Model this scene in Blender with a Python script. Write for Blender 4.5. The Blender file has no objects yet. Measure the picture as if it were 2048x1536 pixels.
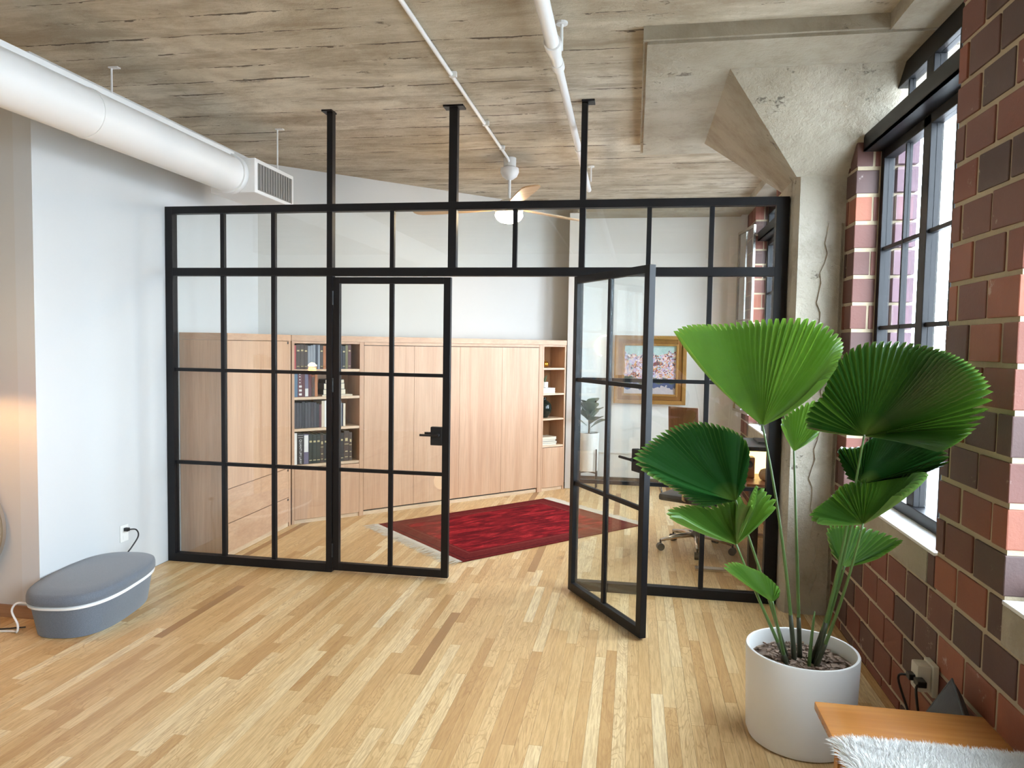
import bpy, bmesh, math, random
from mathutils import Vector, Matrix
random.seed(7)
SC = bpy.context.scene
COL = SC.collection
PI = math.pi

# ------------------------------------------------------------------ camera, sky, exposure
CAM_LOC = Vector((3.4303, -4.9072, 1.6786))
YAW, PITCH, ROLL, FPX = math.radians(9.549), math.radians(-3.206), math.radians(0.944), 1447.9
cf = Vector((-math.sin(YAW)*math.cos(PITCH), math.cos(YAW)*math.cos(PITCH), math.sin(PITCH)))
cr0 = Vector((math.cos(YAW), math.sin(YAW), 0)); cu0 = cr0.cross(cf)
cr = math.cos(ROLL)*cr0 + math.sin(ROLL)*cu0
cu = -math.sin(ROLL)*cr0 + math.cos(ROLL)*cu0
cam = bpy.data.cameras.new('camera'); cam.sensor_width = 36; cam.lens = FPX/2048*36
cam.clip_start = 0.05; cam.clip_end = 300
camo = bpy.data.objects.new('camera', cam); COL.objects.link(camo)
camo.matrix_world = Matrix(((cr.x, cu.x, -cf.x, CAM_LOC.x), (cr.y, cu.y, -cf.y, CAM_LOC.y), (cr.z, cu.z, -cf.z, CAM_LOC.z), (0, 0, 0, 1)))
SC.camera = camo
w = bpy.data.worlds.new('overcast_sky'); SC.world = w; w.use_nodes = True
wb = w.node_tree.nodes['Background']
wb.inputs[0].default_value = (0.78, 0.89, 1.0, 1); wb.inputs[1].default_value = 22.0
SC.view_settings.view_transform = 'Standard'; SC.view_settings.look = 'None'
SC.view_settings.exposure = 0.2; SC.view_settings.gamma = 1.0; SC.view_settings.use_curve_mapping = False
SC.cycles.transparent_max_bounces = 14; SC.cycles.max_bounces = 5; SC.cycles.diffuse_bounces = 3; SC.cycles.glossy_bounces = 3
SC.cycles.use_adaptive_sampling = True; SC.cycles.adaptive_threshold = 0.07
SC.cycles.sample_clamp_indirect = 12; SC.cycles.use_light_tree = False

XW = 4.68            # inner face of the brick wall
XG = 4.81            # window frame plane
ZC = 3.29            # slab soffit
OPEN = [(-1.70, -0.36, 1), (0.36, 1.70, 2), (2.15, 3.30, 3), (-3.60, -2.262, 4), (-5.5, -4.16, 5), (-7.4, -6.06, 6)]
def portal(y0, y1, z0, z1):
    l = bpy.data.lights.new('daylight_portal', 'AREA'); l.shape = 'RECTANGLE'; l.size = y1-y0; l.size_y = z1-z0
    o = bpy.data.objects.new('daylight_portal', l); COL.objects.link(o)
    o.location = (XG+0.12, (y0+y1)/2, (z0+z1)/2); o.rotation_euler = (0, PI/2, 0)   # -Z faces -X... set below
    o.rotation_euler = Vector((-1, 0, 0)).to_track_quat('-Z', 'Y').to_euler()
    l.cycles.is_portal = True
for a, b, k in OPEN: portal(a, b, 0.84, 3.2)

# ------------------------------------------------------------------ node helpers
def srgb(r, g, b):
    f = lambda c: (c/255/12.92) if c/255 <= .04045 else ((c/255+.055)/1.055)**2.4
    return (f(r), f(g), f(b), 1)
class NT:
    def __init__(s, name):
        s.m = bpy.data.materials.new(name); s.m.use_nodes = True; s.t = s.m.node_tree
        s.b = s.t.nodes['Principled BSDF']; s.out = s.t.nodes['Material Output']
    def n(s, typ, ins=None, **kw):
        nd = s.t.nodes.new(typ)
        for k, v in kw.items(): setattr(nd, k, v)
        for k, v in (ins or {}).items():
            if hasattr(v, 'links') or isinstance(v, bpy.types.NodeSocket): s.t.links.new(v, nd.inputs[k])
            else: nd.inputs[k].default_value = v
        return nd
    def l(s, a, b): s.t.links.new(a, b)
    def set(s, **kw):
        for k, v in kw.items():
            i = s.b.inputs[k.replace('_', ' ')]
            if isinstance(v, bpy.types.NodeSocket): s.l(v, i)
            else: i.default_value = v
        return s
    def pos(s, scale=(1, 1, 1)):
        g = s.n('ShaderNodeNewGeometry')
        return s.n('ShaderNodeVectorMath', {0: g.outputs['Position'], 1: scale}, operation='MULTIPLY').outputs[0]
    def noise(s, vec, scale, detail=4, rough=.55, dist=0):
        return s.n('ShaderNodeTexNoise', {'Vector': vec, 'Scale': scale, 'Detail': detail, 'Roughness': rough, 'Distortion': dist}).outputs['Fac']
    def ramp(s, fac, stops, interp='LINEAR'):
        r = s.n('ShaderNodeValToRGB', {'Fac': fac}); e = r.color_ramp; e.interpolation = interp
        while len(e.elements) < len(stops): e.elements.new(.5)
        for el, (p, c) in zip(e.elements, stops): el.position = p; el.color = c if len(c) == 4 else (*c, 1)
        return r.outputs['Color']
    def mix(s, fac, a, b, mode='MIX'):
        n = s.n('ShaderNodeMix', data_type='RGBA', blend_type=mode)
        for i, v in ((0, fac), (6, a), (7, b)):
            if isinstance(v, bpy.types.NodeSocket): s.l(v, n.inputs[i])
            else: n.inputs[i].default_value = v
        return n.outputs[2]
    def math(s, op, a, b=0.0, c=0.0):
        return s.n('ShaderNodeMath', {0: a, 1: b, 2: c}, operation=op).outputs[0]
    def bump(s, h, strength=.3, dist=.01, normal=None):
        d = {'Height': h, 'Strength': strength, 'Distance': dist}
        if normal is not None: d['Normal'] = normal
        return s.n('ShaderNodeBump', d).outputs[0]
def plain(name, col, rough=.5, metal=0, bump=0, bscale=60, var=0, **kw):
    t = NT(name); c = col
    p = t.pos()
    if var:
        c = t.mix(t.noise(p, bscale*.3, 3), tuple(x*(1-var) for x in col[:3])+(1,), tuple(min(1, x*(1+var)) for x in col[:3])+(1,))
    t.set(Base_Color=c, Roughness=rough, Metallic=metal, **kw)
    if bump: t.set(Normal=t.bump(t.noise(p, bscale, 4), bump, .004))
    return t.m
def emit(name, col, s):
    t = NT(name); t.set(Base_Color=(*col[:3], 1), Emission_Color=(*col[:3], 1), Emission_Strength=s, Roughness=.4); return t.m
GREY = lambda v: (v, v, v, 1)

M = {}
# ---- painted plaster
def plaster(name, col):
    t = NT(name); p = t.pos()
    t.set(Base_Color=t.mix(t.noise(p, 1.3, 3), tuple(x*.965 for x in col[:3])+(1,), col), Roughness=.62,
          Normal=t.bump(t.noise(p, 130, 3), .12, .002)); return t.m
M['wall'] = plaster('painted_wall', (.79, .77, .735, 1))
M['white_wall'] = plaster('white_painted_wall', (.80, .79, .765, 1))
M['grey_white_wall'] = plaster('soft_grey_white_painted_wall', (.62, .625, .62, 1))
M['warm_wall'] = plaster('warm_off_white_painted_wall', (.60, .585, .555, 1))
M['white_metal'] = plain('white_painted_metal', (.80, .79, .77, 1), .38, bump=.04, bscale=20)
M['black_steel'] = plain('black_powder_coated_steel', (.0045, .0045, .006, 1), .45, Specular_IOR_Level=.35)
M['black_matte'] = plain('matte_black_metal', (.008, .008, .009, 1), .5)
M['black_plastic'] = plain('black_plastic', (.012, .012, .013, 1), .35)
M['white_plastic'] = plain('white_plastic', (.82, .81, .78, 1), .35)
M['cream_plastic'] = plain('cream_plastic', (.70, .65, .53, 1), .4)
M['chrome'] = plain('brushed_metal', (.62, .58, .53, 1), .25, 1)
M['grille'] = plain('grey_grille_metal', (.27, .26, .25, 1), .5, .4)
# ---- concrete
def concrete(name, boards=True, gain=1.0):
    t = NT(name); p = t.pos()
    big = t.noise(p, .75, 3, .6); mid = t.noise(p, 4.5, 7, .7); fine = t.noise(p, 55, 3, .6)
    c = t.ramp(big, [(.30, srgb(152, 142, 124)), (.5, srgb(172, 164, 148)), (.70, srgb(188, 183, 171))])
    c = t.mix(t.math('MULTIPLY', t.ramp(mid, [(.36, GREY(1)), (.54, GREY(0))]), .42), c, srgb(130, 117, 97))
    pit = t.ramp(t.noise(t.pos((1, 1.4, 1.4)), 3.0, 9, .8), [(.345, GREY(1)), (.38, GREY(0))])
    c = t.mix(t.math('MULTIPLY', pit, .62), c, srgb(80, 68, 54))
    h = t.math('ADD', t.math('MULTIPLY', mid, 1.2), t.math('MULTIPLY', fine, .12))
    h = t.math('SUBTRACT', h, t.math('MULTIPLY', pit, .5))
    if boards:
        st = t.noise(t.pos((.8, 3.0, 3.0)), 1.6, 9, .72, .35)
        c = t.mix(t.math('MULTIPLY', t.ramp(st, [(.40, GREY(1)), (.53, GREY(0))]), .55), c, srgb(118, 104, 84))
        c = t.mix(t.math('MULTIPLY', t.ramp(st, [(.56, GREY(0)), (.66, GREY(1))]), .45), c, srgb(196, 188, 172))
        sep = t.n('ShaderNodeSeparateXYZ', {0: p})
        wob = t.math('ADD', t.math('MULTIPLY', t.math('SUBTRACT', t.noise(p, .7, 2), .5), .08), t.math('MULTIPLY', t.math('SUBTRACT', t.noise(p, 7, 3), .5), .03))
        yb = t.math('DIVIDE', t.math('ADD', sep.outputs['Y'], wob), .215)
        idx = t.math('FLOOR', yb); fr = t.math('FRACT', yb)
        rnd = t.n('ShaderNodeTexWhiteNoise', {'W': idx}, noise_dimensions='1D').outputs['Value']
        c = t.mix(t.math('MULTIPLY', rnd, .3), c, srgb(126, 113, 94))
        brk = t.noise(t.pos((1.3, 4, 4)), 1.5, 5, .7)
        wdt = t.math('MULTIPLY', t.math('MAXIMUM', t.math('SUBTRACT', brk, .48), 0.0), .75)
        crack = t.math('LESS_THAN', fr, wdt)
        c = t.mix(t.math('MULTIPLY', crack, .85), c, srgb(56, 45, 34))
        h = t.math('ADD', h, t.math('MULTIPLY', rnd, .6)); h = t.math('SUBTRACT', h, crack)
        h = t.math('ADD', h, t.math('MULTIPLY', st, 1.0))
    t.set(Base_Color=t.mix(1.0, c, (gain, gain*.985, gain*.955, 1), 'MULTIPLY'), Roughness=.85, Normal=t.bump(h, .85, .022)); return t.m
M['slab'] = concrete('board_formed_concrete', True, 1.45)
M['concrete'] = concrete('smooth_concrete', False)
# ---- oak floor
def oak_floor():
    t = NT('oak_floorboard')
    at = t.n('ShaderNodeAttribute', attribute_name='tone').outputs['Fac']
    rnd = t.math('FRACT', t.math('ADD', at, t.n('ShaderNodeObjectInfo').outputs['Random']))
    sep = t.n('ShaderNodeSeparateXYZ', {0: t.pos()})
    v = t.n('ShaderNodeCombineXYZ', {0: sep.outputs['X'], 1: t.math('MULTIPLY', sep.outputs['Y'], .06), 2: t.math('MULTIPLY', rnd, 37.0)}).outputs[0]
    v2 = t.n('ShaderNodeCombineXYZ', {0: sep.outputs['X'], 1: t.math('MULTIPLY', sep.outputs['Y'], .16), 2: t.math('MULTIPLY', rnd, 91.0)}).outputs[0]
    base = t.ramp(rnd, [(0, srgb(186, 146, 96)), (.06, srgb(200, 162, 110)), (.25, srgb(212, 177, 125)), (.5, srgb(219, 187, 136)), (.78, srgb(226, 198, 149)), (.9, srgb(234, 211, 166)), (1, srgb(240, 222, 182))])
    g = t.noise(v, 120, 6, .65, .3)
    c = t.mix(t.math('MULTIPLY', t.ramp(g, [(.40, GREY(1)), (.58, GREY(0))]), .42), base, srgb(164, 122, 72))
    wv = t.noise(v2, 8, 3, .5, 1.2)
    ring = t.math('SINE', t.math('MULTIPLY', wv, 95.0))
    msk = t.ramp(t.noise(v2, 3.0, 2), [(.42, GREY(0)), (.56, GREY(1))])
    c = t.mix(t.math('MULTIPLY', t.math('MULTIPLY', t.ramp(ring, [(.6, GREY(0)), (.95, GREY(1))]), msk), .38), c, srgb(158, 112, 62))
    kn = t.ramp(t.noise(v2, 5.0, 6, .7, 1.0), [(.27, GREY(1)), (.34, GREY(0))])
    c = t.mix(t.math('MULTIPLY', kn, .6), c, srgb(112, 78, 46))
    c = t.mix(t.math('MULTIPLY', t.math('LESS_THAN', rnd, .03), .55), c, srgb(142, 104, 66))
    c = t.mix(1.0, c, (1.0, .975, .945, 1), 'MULTIPLY')
    t.set(Base_Color=c, Roughness=t.math('ADD', .32, t.math('MULTIPLY', g, .12)), Specular_IOR_Level=.5, Normal=t.bump(g, .06, .002)); return t.m
M['floor'] = oak_floor()
M['floor_gap'] = plain('floor_joint', srgb(96, 66, 38), .8)
def oak(name, a, b, c3, axis='Z', rough=.42, sc=1.0):
    t = NT(name)
    s = {'Z': (1, 1, .045), 'X': (.045, 1, 1), 'Y': (1, .045, 1), 'D': (.3, .3, 1.0)}[axis]
    p = t.pos(s); oi = t.n('ShaderNodeObjectInfo').outputs['Random']
    p = t.n('ShaderNodeVectorMath', {0: p, 1: t.n('ShaderNodeCombineXYZ', {0: t.math('MULTIPLY', oi, 9.0), 1: t.math('MULTIPLY', oi, 5.0), 2: oi}).outputs[0]}, operation='ADD').outputs[0]
    g = t.noise(p, 70*sc, 6, .62, .3); w2 = t.noise(p, 9*sc, 3, .5, .8)
    col = t.ramp(w2, [(.3, a), (.55, b), (.75, c3)])
    col = t.mix(t.math('MULTIPLY', t.ramp(g, [(.4, GREY(1)), (.58, GREY(0))]), .22), col, tuple(x*.62 for x in a[:3])+(1,))
    t.set(Base_Color=col, Roughness=rough, Normal=t.bump(g, .08, .002)); return t.m
OA, OB, OC = srgb(196, 154, 122), srgb(206, 166, 134), srgb(212, 175, 144)
M['oak'] = oak('oak_veneer', OA, OB, OC)
M['oak_h'] = oak('oak_veneer_horizontal', OA, OB, OC, 'D')
M['oak_light'] = oak('pale_oak', srgb(206, 176, 144), srgb(220, 192, 160), srgb(226, 202, 172), 'D')
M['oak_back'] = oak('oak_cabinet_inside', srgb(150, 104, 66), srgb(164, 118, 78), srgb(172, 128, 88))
M['bench_wood'] = oak('varnished_bench_wood', srgb(176, 112, 52), srgb(194, 130, 66), srgb(206, 146, 82), 'X', .22, .6)
M['walnut'] = oak('walnut_plywood', srgb(120, 72, 44), srgb(138, 84, 52), srgb(150, 96, 62), 'Z', .35)
M['base_wood'] = oak('stained_baseboard_wood', srgb(150, 108, 74), srgb(166, 124, 88), srgb(176, 136, 100), 'X')
M['dark_wood'] = oak('dark_baseboard_wood', srgb(66, 56, 50), srgb(78, 66, 58), srgb(88, 76, 66), 'X')
# ---- brick
def brick_mat():
    t = NT('red_brown_brick'); p = t.pos()
    at = t.n('ShaderNodeAttribute', attribute_name='tone').outputs['Fac']
    rnd = t.math('FRACT', t.math('ADD', at, t.n('ShaderNodeObjectInfo').outputs['Random']))
    c = t.ramp(rnd, [(0, srgb(74, 58, 56)), (.22, srgb(86, 62, 58)), (.36, srgb(110, 66, 56)), (.55, srgb(124, 70, 57)), (.78, srgb(136, 76, 58)), (.92, srgb(158, 90, 64)), (1, srgb(170, 100, 72))])
    n1 = t.noise(p, 9, 5, .65); n2 = t.noise(p, 90, 4, .7)
    c = t.mix(t.math('MULTIPLY', n1, .4), c, srgb(104, 66, 54))
    lime = t.ramp(t.noise(p, 5.5, 7, .75), [(.63, GREY(0)), (.68, GREY(1))])
    c = t.mix(t.math('MULTIPLY', lime, .5), c, srgb(214, 200, 188))
    t.set(Base_Color=c, Roughness=.55, Normal=t.bump(t.math('ADD', n1, t.math('MULTIPLY', n2, .3)), .35, .006)); return t.m
M['brick'] = brick_mat()
M['mortar'] = plain('mortar', srgb(184, 168, 142), .9, bump=.6, bscale=70, var=.12)
# ---- glass
def glass(name, tint=(.97, .985, .98, 1), f0=.04):
    t = NT(name); t.t.nodes.remove(t.b)
    fac = t.n('ShaderNodeLayerWeight', {'Blend': .5}).outputs['Facing']
    fr = t.math('ADD', t.math('MULTIPLY', t.math('POWER', fac, 5.0), 1-f0), f0)
    tr = t.n('ShaderNodeBsdfTransparent', {'Color': tint}); gl = t.n('ShaderNodeBsdfGlossy', {'Color': (1, 1, 1, 1), 'Roughness': 0.0})
    mx = t.n('ShaderNodeMixShader', {0: fr, 1: tr.outputs[0], 2: gl.outputs[0]}); t.l(mx.outputs[0], t.out.inputs['Surface'])
    return t.m
M['glass'] = glass('clear_glass')
M['win_glass'] = glass('window_glass', (.95, .97, .98, 1))

# ------------------------------------------------------------------ geometry helpers
ORG = {}
def link(o, parent=None, org=None):
    COL.objects.link(o)
    if parent is not None: o.parent = parent
    ORG[o.name] = org if org is not None else (ORG[parent.name] if parent is not None else Vector((0, 0, 0)))
    return o
def tag(o, label=None, cat=None, group=None, kind=None):
    for k, v in (('label', label), ('category', cat), ('group', group), ('kind', kind)):
        if v: o[k] = v
    return o
def thing(name, loc, label, cat, group=None):
    o = bpy.data.objects.new(name, None); o.empty_display_size = .1
    link(o, None, Vector(loc)); o.location = loc
    return tag(o, label, cat, group)
class MB:
    def __init__(s, mtx=None): s.v = []; s.f = []; s.m = mtx
    def add(s, vs, fs):
        o = len(s.v)
        s.v += [(s.m @ Vector(v)) if s.m is not None else Vector(v) for v in vs]
        s.f += [tuple(o+i for i in f) for f in fs]; return s
    def box(s, x0, x1, y0, y1, z0, z1, bev=0):
        x0, x1 = min(x0, x1), max(x0, x1); y0, y1 = min(y0, y1), max(y0, y1); z0, z1 = min(z0, z1), max(z0, z1)
        if not bev:
            return s.add([(x, y, z) for z in (z0, z1) for x, y in ((x0, y0), (x1, y0), (x1, y1), (x0, y1))],
                         [(3, 2, 1, 0), (4, 5, 6, 7), (0, 1, 5, 4), (1, 2, 6, 5), (2, 3, 7, 6), (3, 0, 4, 7)])
        bm = bmesh.new(); bmesh.ops.create_cube(bm, size=1)
        for v in bm.verts: v.co = Vector(((x0+x1)/2+v.co.x*(x1-x0), (y0+y1)/2+v.co.y*(y1-y0), (z0+z1)/2+v.co.z*(z1-z0)))
        bmesh.ops.bevel(bm, geom=bm.edges[:], offset=bev, segments=2, affect='EDGES', profile=.6)
        bm.verts.index_update(); s.add([v.co.copy() for v in bm.verts], [tuple(v.index for v in f.verts) for f in bm.faces]); bm.free(); return s
    def prism(s, poly, z0, z1):
        n = len(poly)
        return s.add([(x, y, z0) for x, y in poly]+[(x, y, z1) for x, y in poly],
                     [tuple(range(n))[::-1], tuple(range(n, 2*n))]+[(i, (i+1) % n, n+(i+1) % n, n+i) for i in range(n)])
    def tube(s, pts, r, n=10, caps=True):
        pts = [Vector(p) for p in pts]; rs = r if isinstance(r, (list, tuple)) else [r]*len(pts)
        vs = []; fs = []; prev = None
        for i, p in enumerate(pts):
            d = (pts[min(i+1, len(pts)-1)]-pts[max(i-1, 0)]).normalized()
            if prev is None: a = d.orthogonal().normalized()
            else: a = (prev-d*prev.dot(d)).normalized()
            prev = a; b = d.cross(a)
            vs += [p+rs[i]*(math.cos(2*PI*k/n)*a+math.sin(2*PI*k/n)*b) for k in range(n)]
        for i in range(len(pts)-1):
            for k in range(n): fs.append((i*n+k, i*n+(k+1) % n, (i+1)*n+(k+1) % n, (i+1)*n+k))
        if caps: fs += [tuple(range(n))[::-1], tuple((len(pts)-1)*n+k for k in range(n))]
        return s.add(vs, fs)
    def lathe(s, prof, c=(0, 0), n=28, sx=1, sy=1, rot=0, caps=True):
        vs = []; fs = []; m = len(prof)
        for r, z in prof:
            for k in range(n):
                a = 2*PI*k/n; x, y = r*sx*math.cos(a), r*sy*math.sin(a)
                vs.append((c[0]+x*math.cos(rot)-y*math.sin(rot), c[1]+x*math.sin(rot)+y*math.cos(rot), z))
        for i in range(m-1):
            for k in range(n): fs.append((i*n+k, i*n+(k+1) % n, (i+1)*n+(k+1) % n, (i+1)*n+k))
        if caps: fs += [tuple(range(n))[::-1], tuple((m-1)*n+k for k in range(n))]
        else: fs += [((m-1)*n+k, (m-1)*n+(k+1) % n, (k+1) % n, k) for k in range(n)]
        return s.add(vs, fs)
    def build(s, name, mat, parent=None, smooth=False, org=None, label=None, fix=True, auto=None):
        me = bpy.data.meshes.new(name)
        o = bpy.data.objects.new(name, me); link(o, parent, org)
        oc = ORG[o.name]
        me.from_pydata([v-oc for v in s.v], [], s.f)
        if fix:
            bm = bmesh.new(); bm.from_mesh(me); bmesh.ops.recalc_face_normals(bm, faces=bm.faces[:]); bm.to_mesh(me); bm.free()
        if parent is None: o.location = oc
        me.materials.append(mat)
        if smooth: me.shade_smooth()
        if auto:
            me.shade_smooth(); me.set_sharp_from_angle(angle=math.radians(auto))
        if label: o['label'] = label
        return o
def bez(p0, p1, p2, n=12):
    p0, p1, p2 = Vector(p0), Vector(p1), Vector(p2)
    return [(1-t)**2*p0+2*t*(1-t)*p1+t*t*p2 for t in [i/n for i in range(n+1)]]
def catmull(P, n=8, closed=False):
    P = [Vector(p) for p in P]; out = []
    for i in range(len(P)-1):
        a, b, c, d = P[max(i-1, 0)], P[i], P[i+1], P[min(i+2, len(P)-1)]
        for k in range(n):
            t = k/n; out.append(.5*((2*b)+(c-a)*t+(2*a-5*b+4*c-d)*t*t+(3*b-a-3*c+d)*t**3))
    return out+[P[-1]]
def S(o): o['kind'] = 'structure'; return o
RFB = [0]
def unit_box(name, bev=0.0):
    b = MB(); b.box(-.5, .5, -.5, .5, -.5, .5, bev); me = bpy.data.meshes.new(name); me.from_pydata(b.v, [], b.f)
    bm = bmesh.new(); bm.from_mesh(me); bmesh.ops.recalc_face_normals(bm, faces=bm.faces[:]); bm.to_mesh(me); bm.free(); return me
def inst(name, me, parent, c, sz, tilt=0):
    o = bpy.data.objects.new(name, me); COL.objects.link(o); o.parent = parent; ORG[o.name] = ORG[parent.name]
    o.location = Vector(c)-ORG[parent.name]; o.scale = sz
    if tilt: o.rotation_euler = (tilt, 0, 0)
    return o
def project(P):
    d = Vector(P)-CAM_LOC; z = d.dot(cf)
    return None if z < .3 else (1024+FPX*d.dot(cr)/z, 768-FPX*d.dot(cu)/z, z)

# ------------------------------------------------------------------ room shell
YJ = -1.22           # wall that faces the room left of the partition
YB = 3.87            # far wall of the study
WC = (2.66, YB)      # corner of slanted wall and far wall
floor = S(MB().box(-3.6, XW+.02, -8.1, YB+.1, -.2, -.004).build('floor', M['floor_gap']))
floor['label'] = 'pale strip oak floor running through both rooms'
def planks():
    W = .0572; rng = random.Random(3); items = []
    nx = int((XW+3.6)/W)+1
    for i in range(nx):
        x0 = -3.6+i*W; x1 = min(x0+W, XW)
        y1end = YB if (x0+x1)/2 > 0 else YJ
        y = -8.1-rng.random()*.8
        while y < y1end:
            L = rng.choice((.32, .45, .6, .75, .9, 1.1, 1.35))*rng.uniform(.85, 1.15)
            a, b = max(y, -8.1), min(y+L, y1end); y += L
            if b-a < .02: continue
            items.append((x0, x1, a, b))
    def area(it):
        q = [project((x, yy, 0)) for x in it[:2] for yy in it[2:]]
        if any(k is None for k in q): return 0
        mx = sum(k[0] for k in q)/4; my = sum(k[1] for k in q)/4
        if not (-20 < mx < 2068 and 900 < my < 1560): return 0
        if it[0] > 3.9 and -2.6 < it[2] < -1.4: return 0
        (ax, ay, _), (bx, by, _), (dx, dy, _) = q[0], q[1], q[2]
        return abs((bx-ax)*(dy-ay)-(by-ay)*(dx-ax))
    items.sort(key=area, reverse=True)
    me = unit_box('floorboard'); me.materials.append(M['floor']); G = .0009
    for x0, x1, a, b in items[:300]:
        inst('floorboard', me, floor, ((x0+x1)/2, (a+b)/2, -.0061), (x1-x0-G, b-a-G, .012+.0002*rng.random()))
    mb = MB(); tones = []
    for x0, x1, a, b in items[300:]:
        g = G/2; mb.add([(x0+g, a+g, -.006), (x1-g, a+g, -.006), (x1-g, b-g, -.006), (x0+g, b-g, -.006), (x0+g, a+g, 0), (x1-g, a+g, 0), (x1-g, b-g, 0), (x0+g, b-g, 0)],
                        [(4, 5, 6, 7), (0, 1, 5, 4), (1, 2, 6, 5), (2, 3, 7, 6), (3, 0, 4, 7)])
        tones += [rng.random()]*5
    o = mb.build('floorboards', M['floor'], floor, fix=False); o['kind'] = 'stuff'
    at = o.data.attributes.new('tone', 'FLOAT', 'FACE'); at.data.foreach_set('value', tones)
planks()
# ceiling
ceil = S(MB().box(-3.7, XW+.4, -8.2, YB+.2, ZC, ZC+.25).build('ceiling', M['slab']))
ceil['label'] = 'raw board-marked concrete ceiling slab'
ZD = 3.205
dp = MB(); dp.box(3.435, XW+.4, -1.10, 1.10, ZD+.016, ZC); dp.box(3.455, XW+.4, -1.08, 1.08, ZD, ZD+.016); dp.build('drop_panel', M['concrete'], ceil)
MB().box(4.60, XW+.4, -8.2, -1.10, ZD+.004, ZC).build('edge_beam', M['concrete'], ceil)
MB().box(4.60, XW+.4, 1.10, YB+.2, ZD+.004, ZC).build('edge_beam', M['concrete'], ceil)
MB().box(2.75, 4.60, 3.45, YB+.2, ZD-.02, ZC).build('ceiling_beam', M['concrete'], ceil)
# column and flared capital
YC0 = -.17
colm = S(MB().prism([(4.385, .30), (4.385, YC0+.04), (4.41, YC0), (XW+.1, YC0), (XW+.1, .30)], 0, 2.80).build('column', M['concrete']))
colm['label'] = 'rough concrete column with flared head beside the glass partition'
jag = [(4.56+.012*math.sin(i*2.1)+.006*math.sin(i*5.3)+.02*math.sin(i*.35), .02+i*.0606) for i in range(41)]
mb = MB(); n = len(jag)
mb.add([(x, YC0-.012, z) for x, z in jag]+[(4.655, YC0-.012, z) for x, z in jag]+[(x, YC0+.001, z) for x, z in jag]+[(4.675, YC0+.001, z) for x, z in jag],
       [(i, i+1, n+i+1, n+i) for i in range(n-1)]+[(2*n+i, 2*n+i+1, i+1, i) for i in range(n-1)]+[(n+i, n+i+1, 3*n+i+1, 3*n+i) for i in range(n-1)]+[(0, n, 3*n, 2*n), (n-1, 2*n-1, 4*n-1, 3*n-1)])
mb.build('parging', M['concrete'], colm)
b0, b1 = [(4.385, YC0), (5.0, YC0), (5.0, .30), (4.385, .30)], [(3.91, -.70), (5.0, -.70), (5.0, .80), (3.91, .80)]
MB().add([(x, y, 2.73) for x, y in b0]+[(x, y, ZD) for x, y in b1], [(0, 1, 5, 4), (1, 2, 6, 5), (2, 3, 7, 6), (3, 0, 4, 7), (3, 2, 1, 0), (4, 5, 6, 7)]).build('capital', M['concrete'], colm)
# plaster walls
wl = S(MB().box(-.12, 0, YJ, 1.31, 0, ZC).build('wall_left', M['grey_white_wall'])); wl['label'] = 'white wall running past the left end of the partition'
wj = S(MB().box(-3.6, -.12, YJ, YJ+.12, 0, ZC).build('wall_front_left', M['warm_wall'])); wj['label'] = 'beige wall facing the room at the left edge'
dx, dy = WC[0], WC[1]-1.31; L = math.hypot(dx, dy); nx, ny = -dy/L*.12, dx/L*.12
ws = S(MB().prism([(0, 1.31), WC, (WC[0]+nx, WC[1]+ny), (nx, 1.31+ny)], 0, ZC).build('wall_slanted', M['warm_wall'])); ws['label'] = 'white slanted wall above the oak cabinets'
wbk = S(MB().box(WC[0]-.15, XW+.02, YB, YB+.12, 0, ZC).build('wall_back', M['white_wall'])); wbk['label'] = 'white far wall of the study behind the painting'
S(MB().box(-3.72, -3.6, -8.1, YJ+.12, 0, ZC).build('wall_far_left', M['wall']))['label'] = 'plain wall beyond the left edge of the room'
S(MB().box(-3.72, XW+.4, -8.22, -8.1, 0, ZC).build('wall_rear', M['wall']))['label'] = 'plain wall behind the viewer'
tb = S(MB().box(-3.6, -.001, YJ-.014, YJ, 0, .075, .003).build('baseboard_front_left', M['base_wood'])); tb['label'] = 'brown wooden baseboard at the left edge'
bb = S(MB().box(WC[0]+.02, XW-.03, YB-.014, YB, 0, .085, .003).build('baseboard_back', M['dark_wood'])); bb['label'] = 'dark baseboard under the study wall'
tr = S(MB().box(WC[0]+.03, XW-.03, YB-.018, YB, .375, .395, .002).build('trim_1', M['white_wall'])); tr['label'] = 'thin white rail along the study wall'
tr2 = S(MB().box(WC[0]+.004, WC[0]+.125, 3.46, YB-.001, 0, ZD-.025, .004).build('trim_2', M['white_wall'])); tr2['label'] = 'white corner casing right of the narrow shelf unit'

# ------------------------------------------------------------------ brick wall with window openings
wr = S(bpy.data.objects.new('wall_right', None)); link(wr); wr['label'] = 'red brick wall with tall black windows and concrete sills'
CH, Z0 = .1572, .058
J = .017
me_brick = unit_box('brick', .035); me_brick.materials.append(M['brick'])
loose = []
rngb = random.Random(11)
def brick(x0, x1, y0, y1, z0, z1):
    c = ((x0+x1)/2, (y0+y1)/2, (z0+z1)/2); s = (x1-x0, y1-y0, z1-z0)
    if min(s) < .008: return
    if -2.85 < c[1] < -.1 or (1.4 < c[1] < 3.4 and c[2] > 1.2):
        p = project((x0, c[1], c[2]))
        if p and -40 < p[0] < 2100 and -60 < p[1] < 1580:
            inst('brick', me_brick, wr, (c[0]+rngb.uniform(-.003, .002), c[1], c[2]), (s[0], s[1]-rngb.uniform(0, .006), s[2]-rngb.uniform(0, .006)), rngb.uniform(-.012, .012)); return
    loose.append((c, s))
def courses(z0, z1):
    k = -1
    while True:
        a, b = Z0+CH*k, Z0+CH*(k+1); k += 1
        if b <= z0+.01: continue
        if a >= z1-.01: break
        yield k, max(a+J/2, z0+.002), min(b-J/2, z1)
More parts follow.
